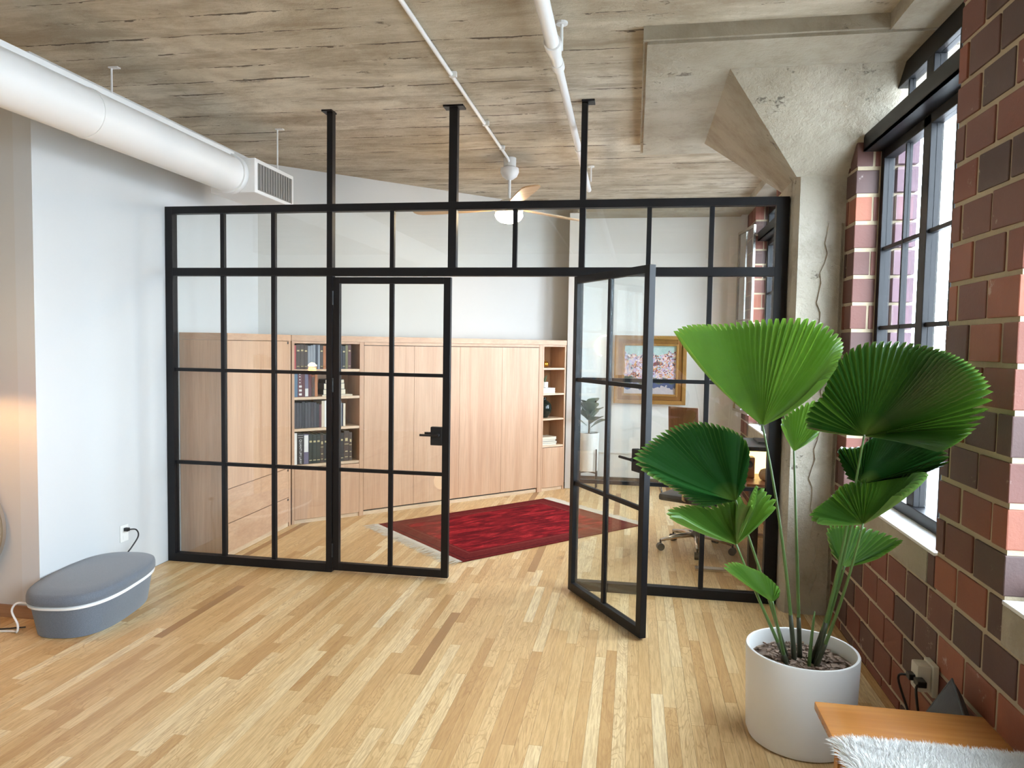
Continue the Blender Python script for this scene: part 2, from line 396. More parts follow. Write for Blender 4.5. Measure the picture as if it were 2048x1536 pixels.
def cuts(y0, y1, k, end):
    # joints counted from the high-y end
    L = .2465; first = .203 if k % 2 else .083
    ys = [y1]; y = y1-first
    while y > y0+.05: ys.append(y); y -= L
    return ys+[y0]
def pier(y0, y1, z0, z1, j0=True, j1=True):
    for k, a, b in courses(z0, z1):
        ys = cuts(y0, y1, k, None)
        for i in range(len(ys)-1):
            yb, ya = ys[i], ys[i+1]
            ya2 = ya if i == len(ys)-2 else ya+J/2; yb2 = yb if i == 0 else yb-J/2
            e1, e0 = (i == 0 and j1), (i == len(ys)-2 and j0)
            d = .06
            if e0 or e1: d = .126 if k % 2 else .088
            brick(XW, XW+d, ya2, yb2, a, b)
            if (e0 or e1) and not k % 2:
                if e1: brick(XW+.1, XW+.126, yb2-.06, yb2, a, b)
                if e0: brick(XW+.1, XW+.126, ya2, ya2+.06, a, b)
ZS = .687
op = sorted([(a, b) for a, b, k in OPEN])
edges = [-8.1]+[v for ab in op for v in ab]+[YB]
body = MB()
for i in range(0, len(edges), 2):
    a, b = edges[i], edges[i+1]
    pier(a, b, ZS, ZD, i > 0, i < len(edges)-2)
    body.box(XW+.006, XW+.32, a+(.006 if i > 0 else 0), b-(.006 if i < len(edges)-2 else 0), ZS, ZD+.004)
for k, a, b in courses(0, ZS):
    ys = cuts(-8.1, YB, k, None)
    for i in range(len(ys)-1): brick(XW, XW+.06, ys[i+1]+J/2, ys[i]-J/2, a, b)
body.box(XW+.006, XW+.32, -8.1, YB, 0, ZS)
body.build('mortar', M['mortar'], wr)
mb = MB(); tones = []
for c, s in loose:
    mb.box(c[0]-s[0]/2, c[0]+s[0]/2, c[1]-s[1]/2, c[1]+s[1]/2, c[2]-s[2]/2, c[2]+s[2]/2); tones += [rngb.random()]*6
o = mb.build('brick_courses', M['brick'], wr, fix=False); o['kind'] = 'stuff'
at = o.data.attributes.new('tone', 'FLOAT', 'FACE'); at.data.foreach_set('value', tones)
M['sill_white'] = plain('white_painted_sill', (.82, .82, .80, 1), .5, bump=.15, bscale=50)
for a, b, k in OPEN:
    MB().box(XW-.004, XW+.32, a+.075, b-.002, ZS+.004, .826, .004).build('concrete_sill', M['concrete'], wr)
    brick(XW, XW+.1, a+.004, a+.070, ZS+.006, .826)
    MB().box(XW-.006, XG+.0, a+.001, b-.001, .827, .842, .004).build('sill_top', M['sill_white'], wr)
# steel windows
def make_window(a, b, k):
    w = S(bpy.data.objects.new('window_%d' % k, None)); link(w)
    w['label'] = {1: 'tall black steel window behind the fan palm', 2: 'black steel window in the study hidden behind the column', 3: 'black steel window near the far study wall', 4: 'black steel window nearest the bench', 5: 'black steel window beside the viewer', 6: 'black steel window behind the viewer'}[k]
    st = M['black_steel']; x0, x1 = XG, XG+.06; zb, zt, zl = .842, 2.82, 2.915
    MB().box(x0, x1, a, a+.05, zb, ZD, .003).build('jamb', st, w); MB().box(x0, x1, b-.05, b, zb, ZD, .003).build('jamb', st, w)
    MB().box(x0-.01, x1, a+.05, b-.05, zb, zb+.06, .003).build('bottom_rail', st, w)
    MB().box(x0, x1, a+.05, b-.05, zt-.05, zt, .003).build('head_rail', st, w)
    l = MB(); l.box(XW+.03, XG+.06, a+.001, b-.001, zt+.002, zt+.014); l.box(XW+.03, XW+.042, a+.001, b-.001, zt+.002, zl); l.build('lintel_angle', st, w)
    MB().box(x0, x1, a+.05, b-.05, zl, zl+.04, .003).build('transom_rail', st, w)
    MB().box(x0, x1, a+.05, b-.05, 3.10, ZD, .003).build('top_rail', st, w)
    mid = (a+b)/2; q1, q3 = (a+.05+mid)/2, (b-.05+mid)/2
    MB().box(x0, x1, mid-.045, mid+.045, zb+.06, 3.1, .003).build('mullion', st, w)
    zr = [zb+.06, 1.35, 1.803, 2.256, zt-.05]
    for yy in (q1, q3): MB().box(x0+.012, x0+.042, yy-.011, yy+.011, zb+.06, 3.1).build('muntin', st, w)
    for zz in zr[1:4]:
        for ya, yb in ((a+.05, mid-.045), (mid+.045, b-.05)): MB().box(x0+.014, x0+.04, ya, yb, zz-.011, zz+.011).build('muntin', st, w)
    for i in range(4):
        for ya, yb in ((a+.05, q1-.011), (q1+.011, mid-.045), (mid+.045, q3-.011), (q3+.011, b-.05)):
            MB().box(x0+.026, x0+.03, ya, yb, zr[i], zr[i+1]).build('pane', M['win_glass'], w)
    for ya, yb in ((a+.05, q1-.011), (q1+.011, mid-.045), (mid+.045, q3-.011), (q3+.011, b-.05)):
        MB().box(x0+.026, x0+.03, ya, yb, zl+.04, 3.1).build('pane', M['win_glass'], w)
    h = MB(); h.box(x0-.03, x0, mid+.01, mid+.03, 1.58, 1.63, .003); h.box(x0-.035, x0-.02, mid+.012, mid+.028, 1.5, 1.6, .003); h.build('latch', st, w)
for a, b, k in OPEN: make_window(a, b, k)
# open casement leaf at the far end of the study wall
cs = thing('casement_leaf', (4.66, 3.16, .95), 'narrow steel casement leaf swung open beside the far brick jamb', 'window leaf')
ca = Matrix.Translation((4.655, 3.155, 0)) @ Matrix.Rotation(math.radians(98), 4, 'Z')
f = MB(ca)
for x in (0, .56): f.box(x, x+.03, -.012, .012, .95, 2.98)
for z in (.95, 2.95): f.box(.03, .56, -.012, .012, z, z+.03)
f.build('frame', M['chrome'], cs)
f = MB(ca); f.box(.285, .305, -.008, .008, .98, 2.95); f.build('muntin', M['chrome'], cs)
for z in (1.48, 1.97, 2.46):
    f = MB(ca); f.box(.03, .285, -.008, .008, z, z+.016); f.box(.305, .56, -.008, .008, z, z+.016); f.build('muntin', M['chrome'], cs)
zz = [.98, 1.48, 1.97, 2.46, 2.95]
for i in range(4):
    for x0, x1 in ((.03, .285), (.305, .56)):
        f = MB(ca); f.box(x0, x1, -.002, .002, zz[i]+(.016 if i else 0), zz[i+1]); f.build('pane', M['win_glass'], cs)

# ------------------------------------------------------------------ outside
M['ground'] = plain('pale_street', (.42, .42, .42, 1), .9, var=.2, bscale=3)
gr = S(MB().box(5.2, 120, -60, 60, -6.2, -6).build('ground', M['ground'])); gr['label'] = 'pale street below the windows'
M['dimmed_brick'] = plain('brick_darkened_for_skylight', srgb(92, 72, 80), .8, var=.25, bscale=20)  # darker copy of the brick colour, offsetting the bright skylight that falls on it
wing = thing('brick_building', (19, 14, -6), 'low pale building across the street seen through the window bottoms', 'building')
MB().box(15, 26, 8, 22, -6, .4).build('wall', plain('pale_brick', srgb(150, 120, 110), .9, var=.2, bscale=8), wing)
MB().box(14.8, 26.2, 7.8, 22.2, .4, .7).build('roof', M['ground'], wing)
for i in range(5):
    for z in (-4.6, -2.2):
        MB().box(14.95, 15.0, 9+i*2.6, 10.4+i*2.6, z, z+1.5).build('window', M['win_glass'], wing)
        MB().box(15.8+i*2.1, 16.9+i*2.1, 7.95, 8.0, z, z+1.5).build('window', M['win_glass'], wing)
# outer brick reveal of the window behind the palm
me_dimmed = unit_box('outer_brick', .035); me_dimmed.materials.append(M['dimmed_brick'])
for k, za, zb_ in courses(.86, ZD):
    for x0, x1 in (((4.885, 4.998),) if k % 2 else ((4.885, 4.935), (4.95, 4.998))):
        inst('brick', me_dimmed, wr, ((x0+x1)/2, -.385, (za+zb_)/2), (x1-x0, .05, zb_-za))



# ------------------------------------------------------------------ black steel and glass partition
ST = M['black_steel']; WP = 4.366; HP = 2.64; ZT0, ZT1 = 2.136, 2.194
part = thing('glass_partition', (2.18, 0, 0), 'black steel framed glass partition dividing the loft from the study', 'partition')
def bar(name, x0, x1, z0, z1, d=.03, parent=part, bev=.002, lab=None):
    return MB().box(x0, x1, -d, d, z0, z1, bev).build(name, ST, parent, label=lab)
bar('end_post', 0.001, .06, 0, HP); bar('end_post', 4.300, WP+.012, 0, HP)
bar('head_rail', .06, 4.300, HP-.052, HP)
bar('transom_rail', .06, 4.300, ZT0, ZT1)
bar('bottom_rail', .06, 1.262, 0, .062); bar('bottom_rail', 3.080, 4.300, 0, .062)
bar('door_post', 1.262, 1.304, 0, ZT0); bar('door_post', 3.040, 3.080, 0, ZT0)
for x, wd in ((1.283, .021), (2.175, .029), (3.066, .020)):
    bar('hanger_post', x-wd, x+wd, ZT1, HP-.052, .028)
    hp = bar('hanger_post', x-wd, x+wd, HP, ZC-.012, .028)
    x0, x1 = {1.283: (x-.055, x+.021), 2.175: (x-.07, x+.07), 3.066: (x-.02, x+.065)}[x]
    MB().box(x0, x1, -.045, .045, ZC-.012, ZC-.0005).build('ceiling_plate', ST, part)
XM = {'L': [.06, .45, .848, 1.262], 'D1': [1.304, 1.74, 2.146], 'D2': [2.204, 2.61, 3.046], 'R': [3.086, 3.505, 3.905, 4.30]}
ZM = [.062, .75, 1.445, ZT0]
MW = .0155; PT = .004
def panes(xs, zs, parent, mtx=None, mw=MW):
    for i in range(len(xs)-1):
        for j in range(len(zs)-1):
            a = xs[i]+(mw if i else 0); b = xs[i+1]-(mw if i < len(xs)-2 else 0)
            c = zs[j]+(mw*.8 if j else 0); d = zs[j+1]-(mw*.8 if j < len(zs)-2 else 0)
            m = MB(mtx); m.box(a, b, -PT, PT, c, d); m.build('pane', M['glass'], parent)
def muntins(xs, zs, parent, mtx=None, d=.016):
    for x in xs[1:-1]:
        m = MB(mtx); m.box(x-MW, x+MW, -d, d, zs[0], zs[-1], .002); m.build('muntin', ST, parent)
    for z in zs[1:-1]:
        for i in range(len(xs)-1):
            m = MB(mtx); m.box(xs[i]+(MW if i else 0), xs[i+1]-(MW if i < len(xs)-2 else 0), -d+.002, d-.002, z-MW*.8, z+MW*.8); m.build('muntin', ST, parent)
for key in ('L', 'R'):
    muntins(XM[key], ZM, part); panes(XM[key], ZM, part)
for xs in ([.06, .45, .848, 1.262], [1.304, 1.74, 2.146], [2.204, 2.61, 3.046], [3.086, 3.505, 3.905, 4.30]):
    zs = [ZT1, HP-.052]; muntins(xs, zs, part); panes(xs, zs, part)
def door_leaf(name, label, mtx, L, side):
    d = thing(name, mtx.translation, label, 'door'); S(d); del d['category']
    z0, z1 = .014, ZT0-.008
    def bx(nm, x0, x1, a, b, dd=.02):
        m = MB(mtx); m.box(x0, x1, -dd, dd, a, b, .002); return m.build(nm, ST, d)
    bx('stile', 0, .045, z0, z1); bx('stile', L-.05, L, z0, z1); bx('rail', .045, L-.05, z0, z0+.055); bx('rail', .045, L-.05, z1-.045, z1)
    xs = [.045, (L)/2, L-.05]; zs = [z0+.055, .75, 1.445, z1-.045]
    muntins(xs, zs, d, mtx, .013); panes(xs, zs, d, mtx)
    # lock case and two levers
    m = MB(mtx); m.box(L-.135, L-.05, -.022, .022, .955, 1.085, .006); lk = m.build('lock_case', M['black_matte'], d)
    for sg in (-1, 1):
        m = MB(mtx); m.tube([(L-.075, sg*.02, 1.03), (L-.075, sg*.062, 1.03)], .011, 10); m.tube([(L-.065, sg*.062, 1.03), (L-.20, sg*.062, 1.03)], .008, 10)
        m.build('lever_handle', M['black_matte'], lk)
    for z in (.16, 1.36, 1.98):
        m = MB(mtx); m.tube([(-.006, -.020*side, z-.05), (-.006, -.020*side, z+.05)], .009, 10); m.build('hinge', M['black_matte'], d)
    return d
door_leaf('door_1', 'closed black framed glass door leaf left of the doorway', Matrix.Translation((1.310, 0, 0)), .858, 1)
ang = math.atan2(-.845, .535)
door_leaf('door_2', 'black framed glass door leaf swung open toward the viewer', Matrix.Translation((3.040, -.045, 0)) @ Matrix.Rotation(ang, 4, 'Z'), .895, -1)

# ------------------------------------------------------------------ ceiling services
DX, DZ, DR = .50, 2.872, .131
duct = thing('air_duct', (DX, -4, DZ), 'fat white round air duct along the upper left of the loft', 'duct')
o = MB().tube([(DX, -8.0, DZ), (DX, .02, DZ)], DR, 40).build('pipe', M['white_metal'], duct, auto=40)
t = MB(); t.box(DX-.03, DX+.03, -8.0, .02, DZ+DR-.004, DZ+DR+.03, .004); t.build('seam_flange', M['white_metal'], duct)
for y in (-6.2, -4.6, -3.0, -1.4): MB().tube([(DX, y-.012, DZ), (DX, y+.012, DZ)], DR+.004, 40).build('joint_band', M['white_metal'], duct, auto=40)
bx0, bx1, by0, by1, bz0, bz1 = .34, .69, .02, .62, 2.742, 2.99
box_ = MB(); box_.box(bx0, bx1, by0, by1, bz0, bz1, .006); ob = box_.build('outlet_box', M['white_metal'], duct)
MB().tube([(DX, -.03, DZ), (DX, .02, DZ)], DR+.012, 40).build('collar', M['white_metal'], duct, auto=40)
g = MB(); g.box(bx1, bx1+.004, by0+.04, by1-.03, bz0+.025, bz1-.03); gr_ = g.build('grille', M['grille'], duct)
for i in range(13):
    yy = by0+.055+i*.0395; MB().box(bx1+.004, bx1+.010, yy, yy+.02, bz0+.03, bz1-.035).build('louver', M['grille'], gr_)
for (x, y, zt) in ((.688, .36, 2.985), (.30, -.94, 3.0), (.30, -3.2, 3.0)):
    h = MB(); h.tube([(x, y, zt), (x, y, ZC)], .006, 8); h.box(x-.012, x+.05, y-.015, y+.015, ZC-.008, ZC-.0005); h.build('hanger_rod', M['white_metal'], duct)
    if y < 0: MB().box(min(x, DX), max(x, DX), y-.018, y+.018, DZ+DR-.01+.012, DZ+DR+.016).build('hanger_strap', M['white_metal'], duct)
sp = thing('sprinkler_pipe', (2.98, -3, 3.15), 'thick white sprinkler pipe running under the ceiling past the right hanger post', 'pipe')
xs = lambda y: 3.0-.0096*(y+1.745)
MB().tube([(xs(-8), -8, 3.15), (xs(-1.28), -1.28, 3.15)], .034, 20).build('main_pipe', M['white_metal'], sp, auto=40)
MB().tube([(xs(-1.31), -1.31, 3.15), (xs(-1.25), -1.25, 3.15), (xs(-1.14), -1.14, 3.15), (xs(-1.05), -1.05, 3.15)], [.043, .043, .030, .030], 20).build('reducer', M['white_metal'], sp, auto=40)
MB().tube([(xs(-1.06), -1.06, 3.15), (xs(-.98), -.98, 3.15)], .034, 20).build('coupling', M['white_metal'], sp, auto=40)
MB().tube([(xs(-1), -1, 3.15), (xs(2.1), 2.1, 3.15)], .0235, 16).build('branch_pipe', M['white_metal'], sp, auto=40)
MB().tube([(xs(.62), .62, 3.15), (xs(.70), .70, 3.15)], .028, 16).build('coupling', M['white_metal'], sp, auto=40)
for y in (-1.2, 1.75):
    h = MB(); h.tube([(xs(y)+.035, y, 3.15), (xs(y)+.035, y, ZC)], [.009, .007], 8); h.lathe([(.03, ZC-.012), (.03, ZC-.0005)], (xs(y)+.035, y), 12); h.build('pipe_hanger', M['white_metal'], sp)
cd = thing('electrical_conduit', (2.312, -3, 3.25), 'thin white conduit on the ceiling leading to the fan', 'conduit')
MB().tube([(2.312, -8, 3.272), (2.312, 1.2, 3.272), (2.314, 1.30, 3.268), (2.316, 1.35, 3.25)], .012, 10).build('tube', M['white_metal'], cd, auto=40)
for y in (-3.6, -2.1, -.62, .35, 1.0): MB().box(2.298, 2.345, y-.012, y+.012, 3.258, ZC-.0005, .002).build('clip', M['white_metal'], cd)
# ceiling fan
FX, FY = 2.318, 1.40
fan = thing('ceiling_fan', (FX, FY, ZC), 'ceiling fan with three wooden blades and a lit bowl lamp', 'ceiling fan')
MB().lathe([(.055, ZC-.0005), (.055, 3.215), (.05, 3.21)], (FX, FY), 24).build('ceiling_box', M['white_metal'], fan, auto=40)
MB().lathe([(.03, 3.208), (.078, 3.202), (.082, 3.17), (.064, 3.13), (.03, 3.105), (.014, 3.10)], (FX, FY), 28).build('canopy', M['white_metal'], fan, auto=40)
MB().tube([(FX, FY, 3.13), (FX, FY, 2.92)], .013, 12).build('downrod', M['white_metal'], fan, auto=40)
MB().lathe([(.02, 2.94), (.07, 2.925), (.12, 2.90), (.13, 2.86), (.12, 2.815), (.10, 2.80)], (FX, FY), 32).build('motor_housing', M['white_metal'], fan, auto=40)
M['fan_wood'] = oak('fan_blade_wood', srgb(190, 150, 104), srgb(206, 168, 122), srgb(216, 182, 138), 'X', .4)
M['bowl_light'] = emit('lit_glass_bowl', (1.0, .76, .48), 105)
MB().lathe([(.122, 2.80), (.120, 2.785), (.105, 2.76), (.075, 2.738), (.03, 2.728), (.002, 2.726)], (FX, FY), 32).build('lamp_bowl', M['bowl_light'], fan, smooth=True)
for a in (171, 51, -69):
    a = math.radians(a); mt = Matrix.Translation((FX, FY, 2.862)) @ Matrix.Rotation(a, 4, 'Z') @ Matrix.Rotation(math.radians(9), 4, 'X')
    out = [(.12, .035), (.2, .05), (.4, .068), (.7, .078), (.86, .074), (.905, .055), (.92, .02)]
    poly = [(x, y) for x, y in out]+[(x, -y) for x, y in out[::-1]]
    m = MB(mt); m.prism(poly, -.005, .005); m.build('blade', M['fan_wood'], fan)

# ------------------------------------------------------------------ oak cabinets in the study
AU = Vector((.70711, .70711, 0)); AN = Vector((.70711, -.70711, 0)); P0 = Vector((.4, 1.164, 0))
ANG = Matrix(((AU.x, AN.x, 0, P0.x), (AU.y, AN.y, 0, P0.y), (0, 0, 1, 0), (0, 0, 0, 1)))     # local: x along front, y out of the front, z up
def ap(s, d=0, z=0): return ANG @ Vector((s, d, z))
ZTOP = 1.668; PL = .035
def abox(parent, name, mat, s0, s1, d0, d1, z0, z1, bev=.0012, lab=None):
    m = MB(ANG); m.box(s0, s1, d0, d1, z0, z1, bev); return m.build(name, mat, parent, label=lab)
# wardrobe against the left wall
wd = thing('wardrobe', (.2, .6, 0), 'oak wardrobe with drawers against the white left wall of the study', 'wardrobe')
y0, y1 = .126, 1.150
MB().box(.004, .378, y0, y0+.02, 0, ZTOP, .0012).build('end_panel', M['oak'], wd)
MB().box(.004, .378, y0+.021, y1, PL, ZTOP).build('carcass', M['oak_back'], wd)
d = MB().box(.380, .400, y0+.004, 1.112, .534, ZTOP-.004, .0012).build('door', M['oak'], wd)
MB().box(.3985, .4005, 1.085, 1.110, 1.640, 1.660).build('finger_notch', M['black_matte'], d)
for a, b in ((.268, .528), (PL+.004, .262)):
    d = MB().box(.380, .400, y0+.004, 1.112, a, b, .0012).build('drawer', M['oak_h'], wd)
    MB().box(.3985, .4005, 1.085, 1.110, b-.026, b-.008).build('finger_notch', M['black_matte'], d)
MB().box(.380, .400, 1.115, 1.150, 0, ZTOP, .0012).build('stile', M['oak'], wd)
MB().box(.372, .392, y0+.004, 1.112, 0, PL).build('kickboard', M['oak_light'], wd)
# bookcase
bc = thing('bookcase', ap(.35), 'oak bookcase full of books between the wardrobe and the wall bed', 'bookcase')
BD = -.30
abox(bc, 'side_panel', M['oak'], .004, .028, BD, 0, 0, ZTOP); abox(bc, 'side_panel', M['oak'], .655, .690, BD, 0, 0, ZTOP)
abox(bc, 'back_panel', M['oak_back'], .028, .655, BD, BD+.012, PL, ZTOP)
abox(bc, 'top_panel', M['oak'], .028, .655, BD+.012, -.002, ZTOP-.02, ZTOP)
SHB = [.540, .872, 1.160, 1.413]
for z in SHB: abox(bc, 'shelf', M['oak_light'], .028, .655, BD+.012, -.004, z-.024, z)
abox(bc, 'cupboard_door', M['oak'], .030, .653, -.020, 0, PL+.004, .510)
abox(bc, 'kickboard', M['oak_light'], .028, .655, -.03, -.012, 0, PL)
# wall bed
wbed = thing('wall_bed', ap(1.75), 'folded oak wall bed with four tall front panels', 'wall bed')
abox(wbed, 'side_panel', M['oak'], .6915, .699, BD, -.002, 0, ZTOP); abox(wbed, 'side_panel', M['oak'], 2.803, 2.850, BD, 0, 0, ZTOP)
abox(wbed, 'carcass', M['black_matte'], .700, 2.802, BD, -.030, .02, ZTOP-.002)
ps = [.701, 1.2365, 1.7675, 2.3005, 2.800]
for i in range(4): abox(wbed, 'front_panel', M['oak'], ps[i]+.0012, ps[i+1]-.0012, -.024, -.002, .052, 1.634)
abox(wbed, 'front_rail', M['oak_h'], .701, 2.801, -.024, .0, 1.640, ZTOP)
abox(wbed, 'kickboard', M['oak_light'], .701, 2.801, -.05, -.015, 0, .036)
# narrow shelf unit
nu = thing('shelf_unit', ap(3.0), 'narrow oak shelf unit at the right end of the cabinets', 'shelf unit')
abox(nu, 'side_panel', M['oak'], 2.8515, 2.872, -.27, 0, 0, ZTOP); abox(nu, 'side_panel', M['oak'], 3.172, 3.192, -.27, 0, 0, ZTOP)
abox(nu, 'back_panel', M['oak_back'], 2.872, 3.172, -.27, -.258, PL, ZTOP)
abox(nu, 'top_panel', M['oak'], 2.872, 3.172, -.258, -.002, ZTOP-.02, ZTOP)
SHN = [.523, .832, 1.118, 1.407]
for z in SHN: abox(nu, 'shelf', M['oak_light'], 2.872, 3.172, -.258, -.004, z-.02, z)
abox(nu, 'cupboard_door', M['oak'], 2.874, 3.170, -.02, 0, PL+.004, .497)
abox(nu, 'kickboard', M['oak_light'], 2.872, 3.172, -.03, -.012, 0, PL)
cn = thing('cabinet_cornice', (.4, 1.164, ZTOP), 'flat oak cornice running along the top of all the cabinets', 'cornice')
MB().box(.004, .405, y0, 1.150, ZTOP+.001, 1.722, .0015).build('cornice_board', M['oak_h'], cn)
abox(cn, 'cornice_board', M['oak_h'], 0.0, 3.195, BD+.01, .006, ZTOP+.001, 1.722, .0015)

# ------------------------------------------------------------------ books
BOOKM = {}
def bookmat(col):
    if col not in BOOKM: BOOKM[col] = plain('book_cover_%d' % len(BOOKM), srgb(*col), .5, var=.12, bscale=40)
    return BOOKM[col]
M['paper'] = plain('book_pages', srgb(226, 214, 190), .8, bump=.2, bscale=200)
M['gilt'] = plain('gilt_lettering', srgb(196, 178, 130), .4)
M['print_white'] = plain('white_print', srgb(222, 220, 214), .6)
ORD = 'first second third fourth fifth sixth seventh eighth ninth tenth eleventh twelfth thirteenth fourteenth fifteenth sixteenth seventeenth eighteenth nineteenth twentieth'.split()
SHELFN = ['lowest', 'third', 'second', 'top']
def book(s, w, z, h, depth, col, cname, label, group, tilt=0, bands=()):
    b = thing('book', ap(s+w/2, -.03-depth/2, z), label, 'book', group)
    mt = ANG @ Matrix.Translation((s+w/2, 0, z)) @ Matrix.Rotation(tilt, 4, 'Y') @ Matrix.Translation((-(s+w/2), 0, -z))
    F = -.035
    m = MB(mt); m.box(s, s+w, F-.004, F, z, z+h, .0015); m.box(s, s+.003, F-depth, F-.003, z, z+h); m.box(s+w-.003, s+w, F-depth, F-.003, z, z+h); m.build('cover', bookmat(col), b)
    m = MB(mt); m.box(s+.003, s+w-.003, F-depth+.004, F-.004, z+.003, z+h-.004); m.build('pages', M['paper'], b)
    for (a, c, mk, f0, f1) in bands:
        m = MB(mt); m.box(s+w*f0, s+w*f1, F, F+.0012, z+h*a, z+h*c); m.build('spine_print', M[mk], b)
    return b
C = dict(white=(226, 224, 218), cream=(206, 192, 168), black=(30, 29, 32), darkgreen=(32, 42, 36), navy=(38, 44, 62), maroon=(96, 44, 52), red=(170, 66, 68),
         brown=(66, 50, 40), grey=(58, 56, 62), lgrey=(138, 144, 152), blue=(84, 112, 136), olive=(112, 106, 66), lilac=(98, 92, 116), orange=(170, 104, 54), dred=(84, 34, 36))
NICE = dict(white='white', cream='cream', black='black', darkgreen='dark green', navy='navy', maroon='maroon', red='red', brown='dark brown', grey='charcoal', lgrey='pale grey', blue='dusty blue', olive='olive', lilac='grey lilac', orange='tan orange', dred='dark red')
rngk = random.Random(5)
rows = {
 0: [('white', .030, .29), ('black', .062, .285), ('lilac', .044, .275), ('darkgreen', .036, .27), ('darkgreen', .036, .27), ('darkgreen', .036, .27), ('brown', .03, .265), ('black', .05, .26), ('navy', .04, .25), ('grey', .035, .24), ('blue', .022, .25), ('black', .045, .27), ('brown', .050, .285), ('brown', .030, .27)],
 1: [('grey', .024, .235)]*3+[('black', .028, .245)]+[('grey', .026, .235)]*4+[('black', .025, .22), ('maroon', .02, .215)]+[('cream', .028, .245), ('white', .024, .25), ('lgrey', .03, .24), ('navy', .024, .22), ('white', .022, .225), ('maroon', .030, .225), ('white', .028, .235), ('navy', .016, .215), ('cream', .022, .215)],
 2: [('blue', .036, .215), ('maroon', .046, .225), ('dred', .018, .21), ('lilac', .032, .21), ('dred', .028, .205), ('brown', .030, .20), ('orange', .026, .205)],
 3: [('red', .022, .215), ('brown', .036, .225), ('brown', .034, .228), ('brown', .034, .222), ('lgrey', .024, .215), ('lgrey', .022, .22), ('lgrey', .024, .225), ('navy', .018, .225), ('lgrey', .022, .225), ('brown', .028, .22), ('orange', .026, .215), ('maroon', .02, .21), ('white', .020, .215), ('cream', .045, .215), ('cream', .022, .205), ('navy', .046, .222), ('black', .03, .215), ('olive', .024, .225), ('dred', .03, .225)],
}
for r, lst in rows.items():
    s = .033; z = SHB[r]+.0005; tot = sum(x[1]+.0012 for x in lst); sc = min(1, .615/tot)
    for i, (cn_, w_, h_) in enumerate(lst):
        w_ *= sc; bands = ()
        if cn_ in ('brown', 'darkgreen', 'black', 'dred') and r in (0, 3): bands = ((.10, .125, 'gilt', .15, .85), (.72, .78, 'gilt', .2, .8))
        if cn_ == 'brown' and r == 0: bands = ((.12, .14, 'gilt', .2, .8), (.3, .33, 'gilt', .25, .75), (.55, .57, 'gilt', .1, .9), (.66, .76, 'gilt', .25, .75))
        if cn_ == 'lilac' and r == 0: bands = ((.40, .96, 'print_white', .04, .92),)
        if cn_ == 'maroon' and r == 2: bands = tuple((a, a+.085, 'print_white', .25, .8) for a in (.06, .22, .38))+tuple((a, a+.035, 'print_white', .3, .55) for a in (.56, .68, .8, .9))
        if cn_ == 'lilac' and r == 2: bands = ((.02, .36, 'print_white', .05, .95),)
        if r == 0 and i == 1: bands = ((.86, .87, 'print_white', .1, .9), (.93, .94, 'print_white', .1, .9))
        b = book(s, w_, z, h_*(1+rngk.uniform(-.01, .01)), .2, C[cn_], cn_, '%s book, %s from the left on the bookcase\'s %s shelf' % (NICE[cn_], ORD[i], SHELFN[r]), 'books in the oak bookcase', 0, bands)
        if r == 0 and i == 1:
            cu_ = bpy.data.curves.new('spine_lettering', 'FONT'); cu_.body = 'QUANTUM LAW'; cu_.size = .030; cu_.align_x = 'CENTER'; cu_.align_y = 'CENTER'; cu_.extrude = .0004
            tmp = bpy.data.objects.new('lettering_curve', cu_); tm = bpy.data.meshes.new_from_object(tmp); bpy.data.objects.remove(tmp); bpy.data.curves.remove(cu_)
            tm.materials.clear(); tm.materials.append(M['print_white']); to = bpy.data.objects.new('spine_lettering', tm); link(to, b)
            loc = ap(s+w_/2, -.0342, z+h_*.42)
            rot = Matrix(((0, AU.x, AN.x), (0, AU.y, AN.y), (-1, 0, 0)))    # text reads downwards, faces the room
            to.matrix_basis = Matrix.Translation(loc-ORG[b.name]) @ rot.to_4x4() @ Matrix.Rotation(0, 4, 'Z')
        s += w_+.0012
# lying books
def lying(s0, s1, z, h, col, label, group, d0=-.035, depth=.17):
    b = thing('book', ap((s0+s1)/2, d0-depth/2, z), label, 'book', group)
    m = MB(ANG); m.box(s0, s1, d0-depth, d0, z, z+.0025); m.box(s0, s1, d0-depth, d0, z+h-.0025, z+h); m.box(s0, s0+.003, d0-depth, d0, z+.0025, z+h-.0025); m.build('cover', bookmat(col), b)
    m = MB(ANG); m.box(s0+.004, s1-.003, d0-depth+.003, d0-.003, z+.0026, z+h-.0026); m.build('pages', M['paper'], b)
z = SHB[2]+.0005
for h, col, nm, a, e in ((.012, C['cream'], 'thin cream book at the bottom of the lying stack', .30, .60), (.05, C['darkgreen'], 'dark green book in the lying stack above the cream one', .31, .53), (.055, C['grey'], 'charcoal book in the lying stack on the second shelf', .315, .52), (.035, C['black'], 'black book topping the lying stack on the second shelf', .33, .515)):
    lying(a, e, z, h, col, nm, 'lying books on the second bookcase shelf'); z += h+.0005
z = SHN[2]+.0005
for h, nm in ((.030, 'white book lying under the other white book on the narrow unit'), (.028, 'white book lying directly below the small white plant pot')):
    lying(2.885, 3.07, z, h, C['white'], nm, 'white books in the narrow shelf unit'); z += h+.0005
z_small = z
z = SHN[0]+.0005
for h, col, nm, e in ((.018, C['white'], 'white book at the bottom of the low shelf unit stack', 3.10), (.022, C['navy'], 'navy book in the low shelf unit stack', 3.11), (.020, C['lgrey'], 'pale grey book in the low shelf unit stack', 3.09), (.03, C['cream'], 'cream book topping the low shelf unit stack', 3.10)):
    lying(2.885, e, z, h, col, nm, 'stack of books in the narrow shelf unit'); z += h+.0005

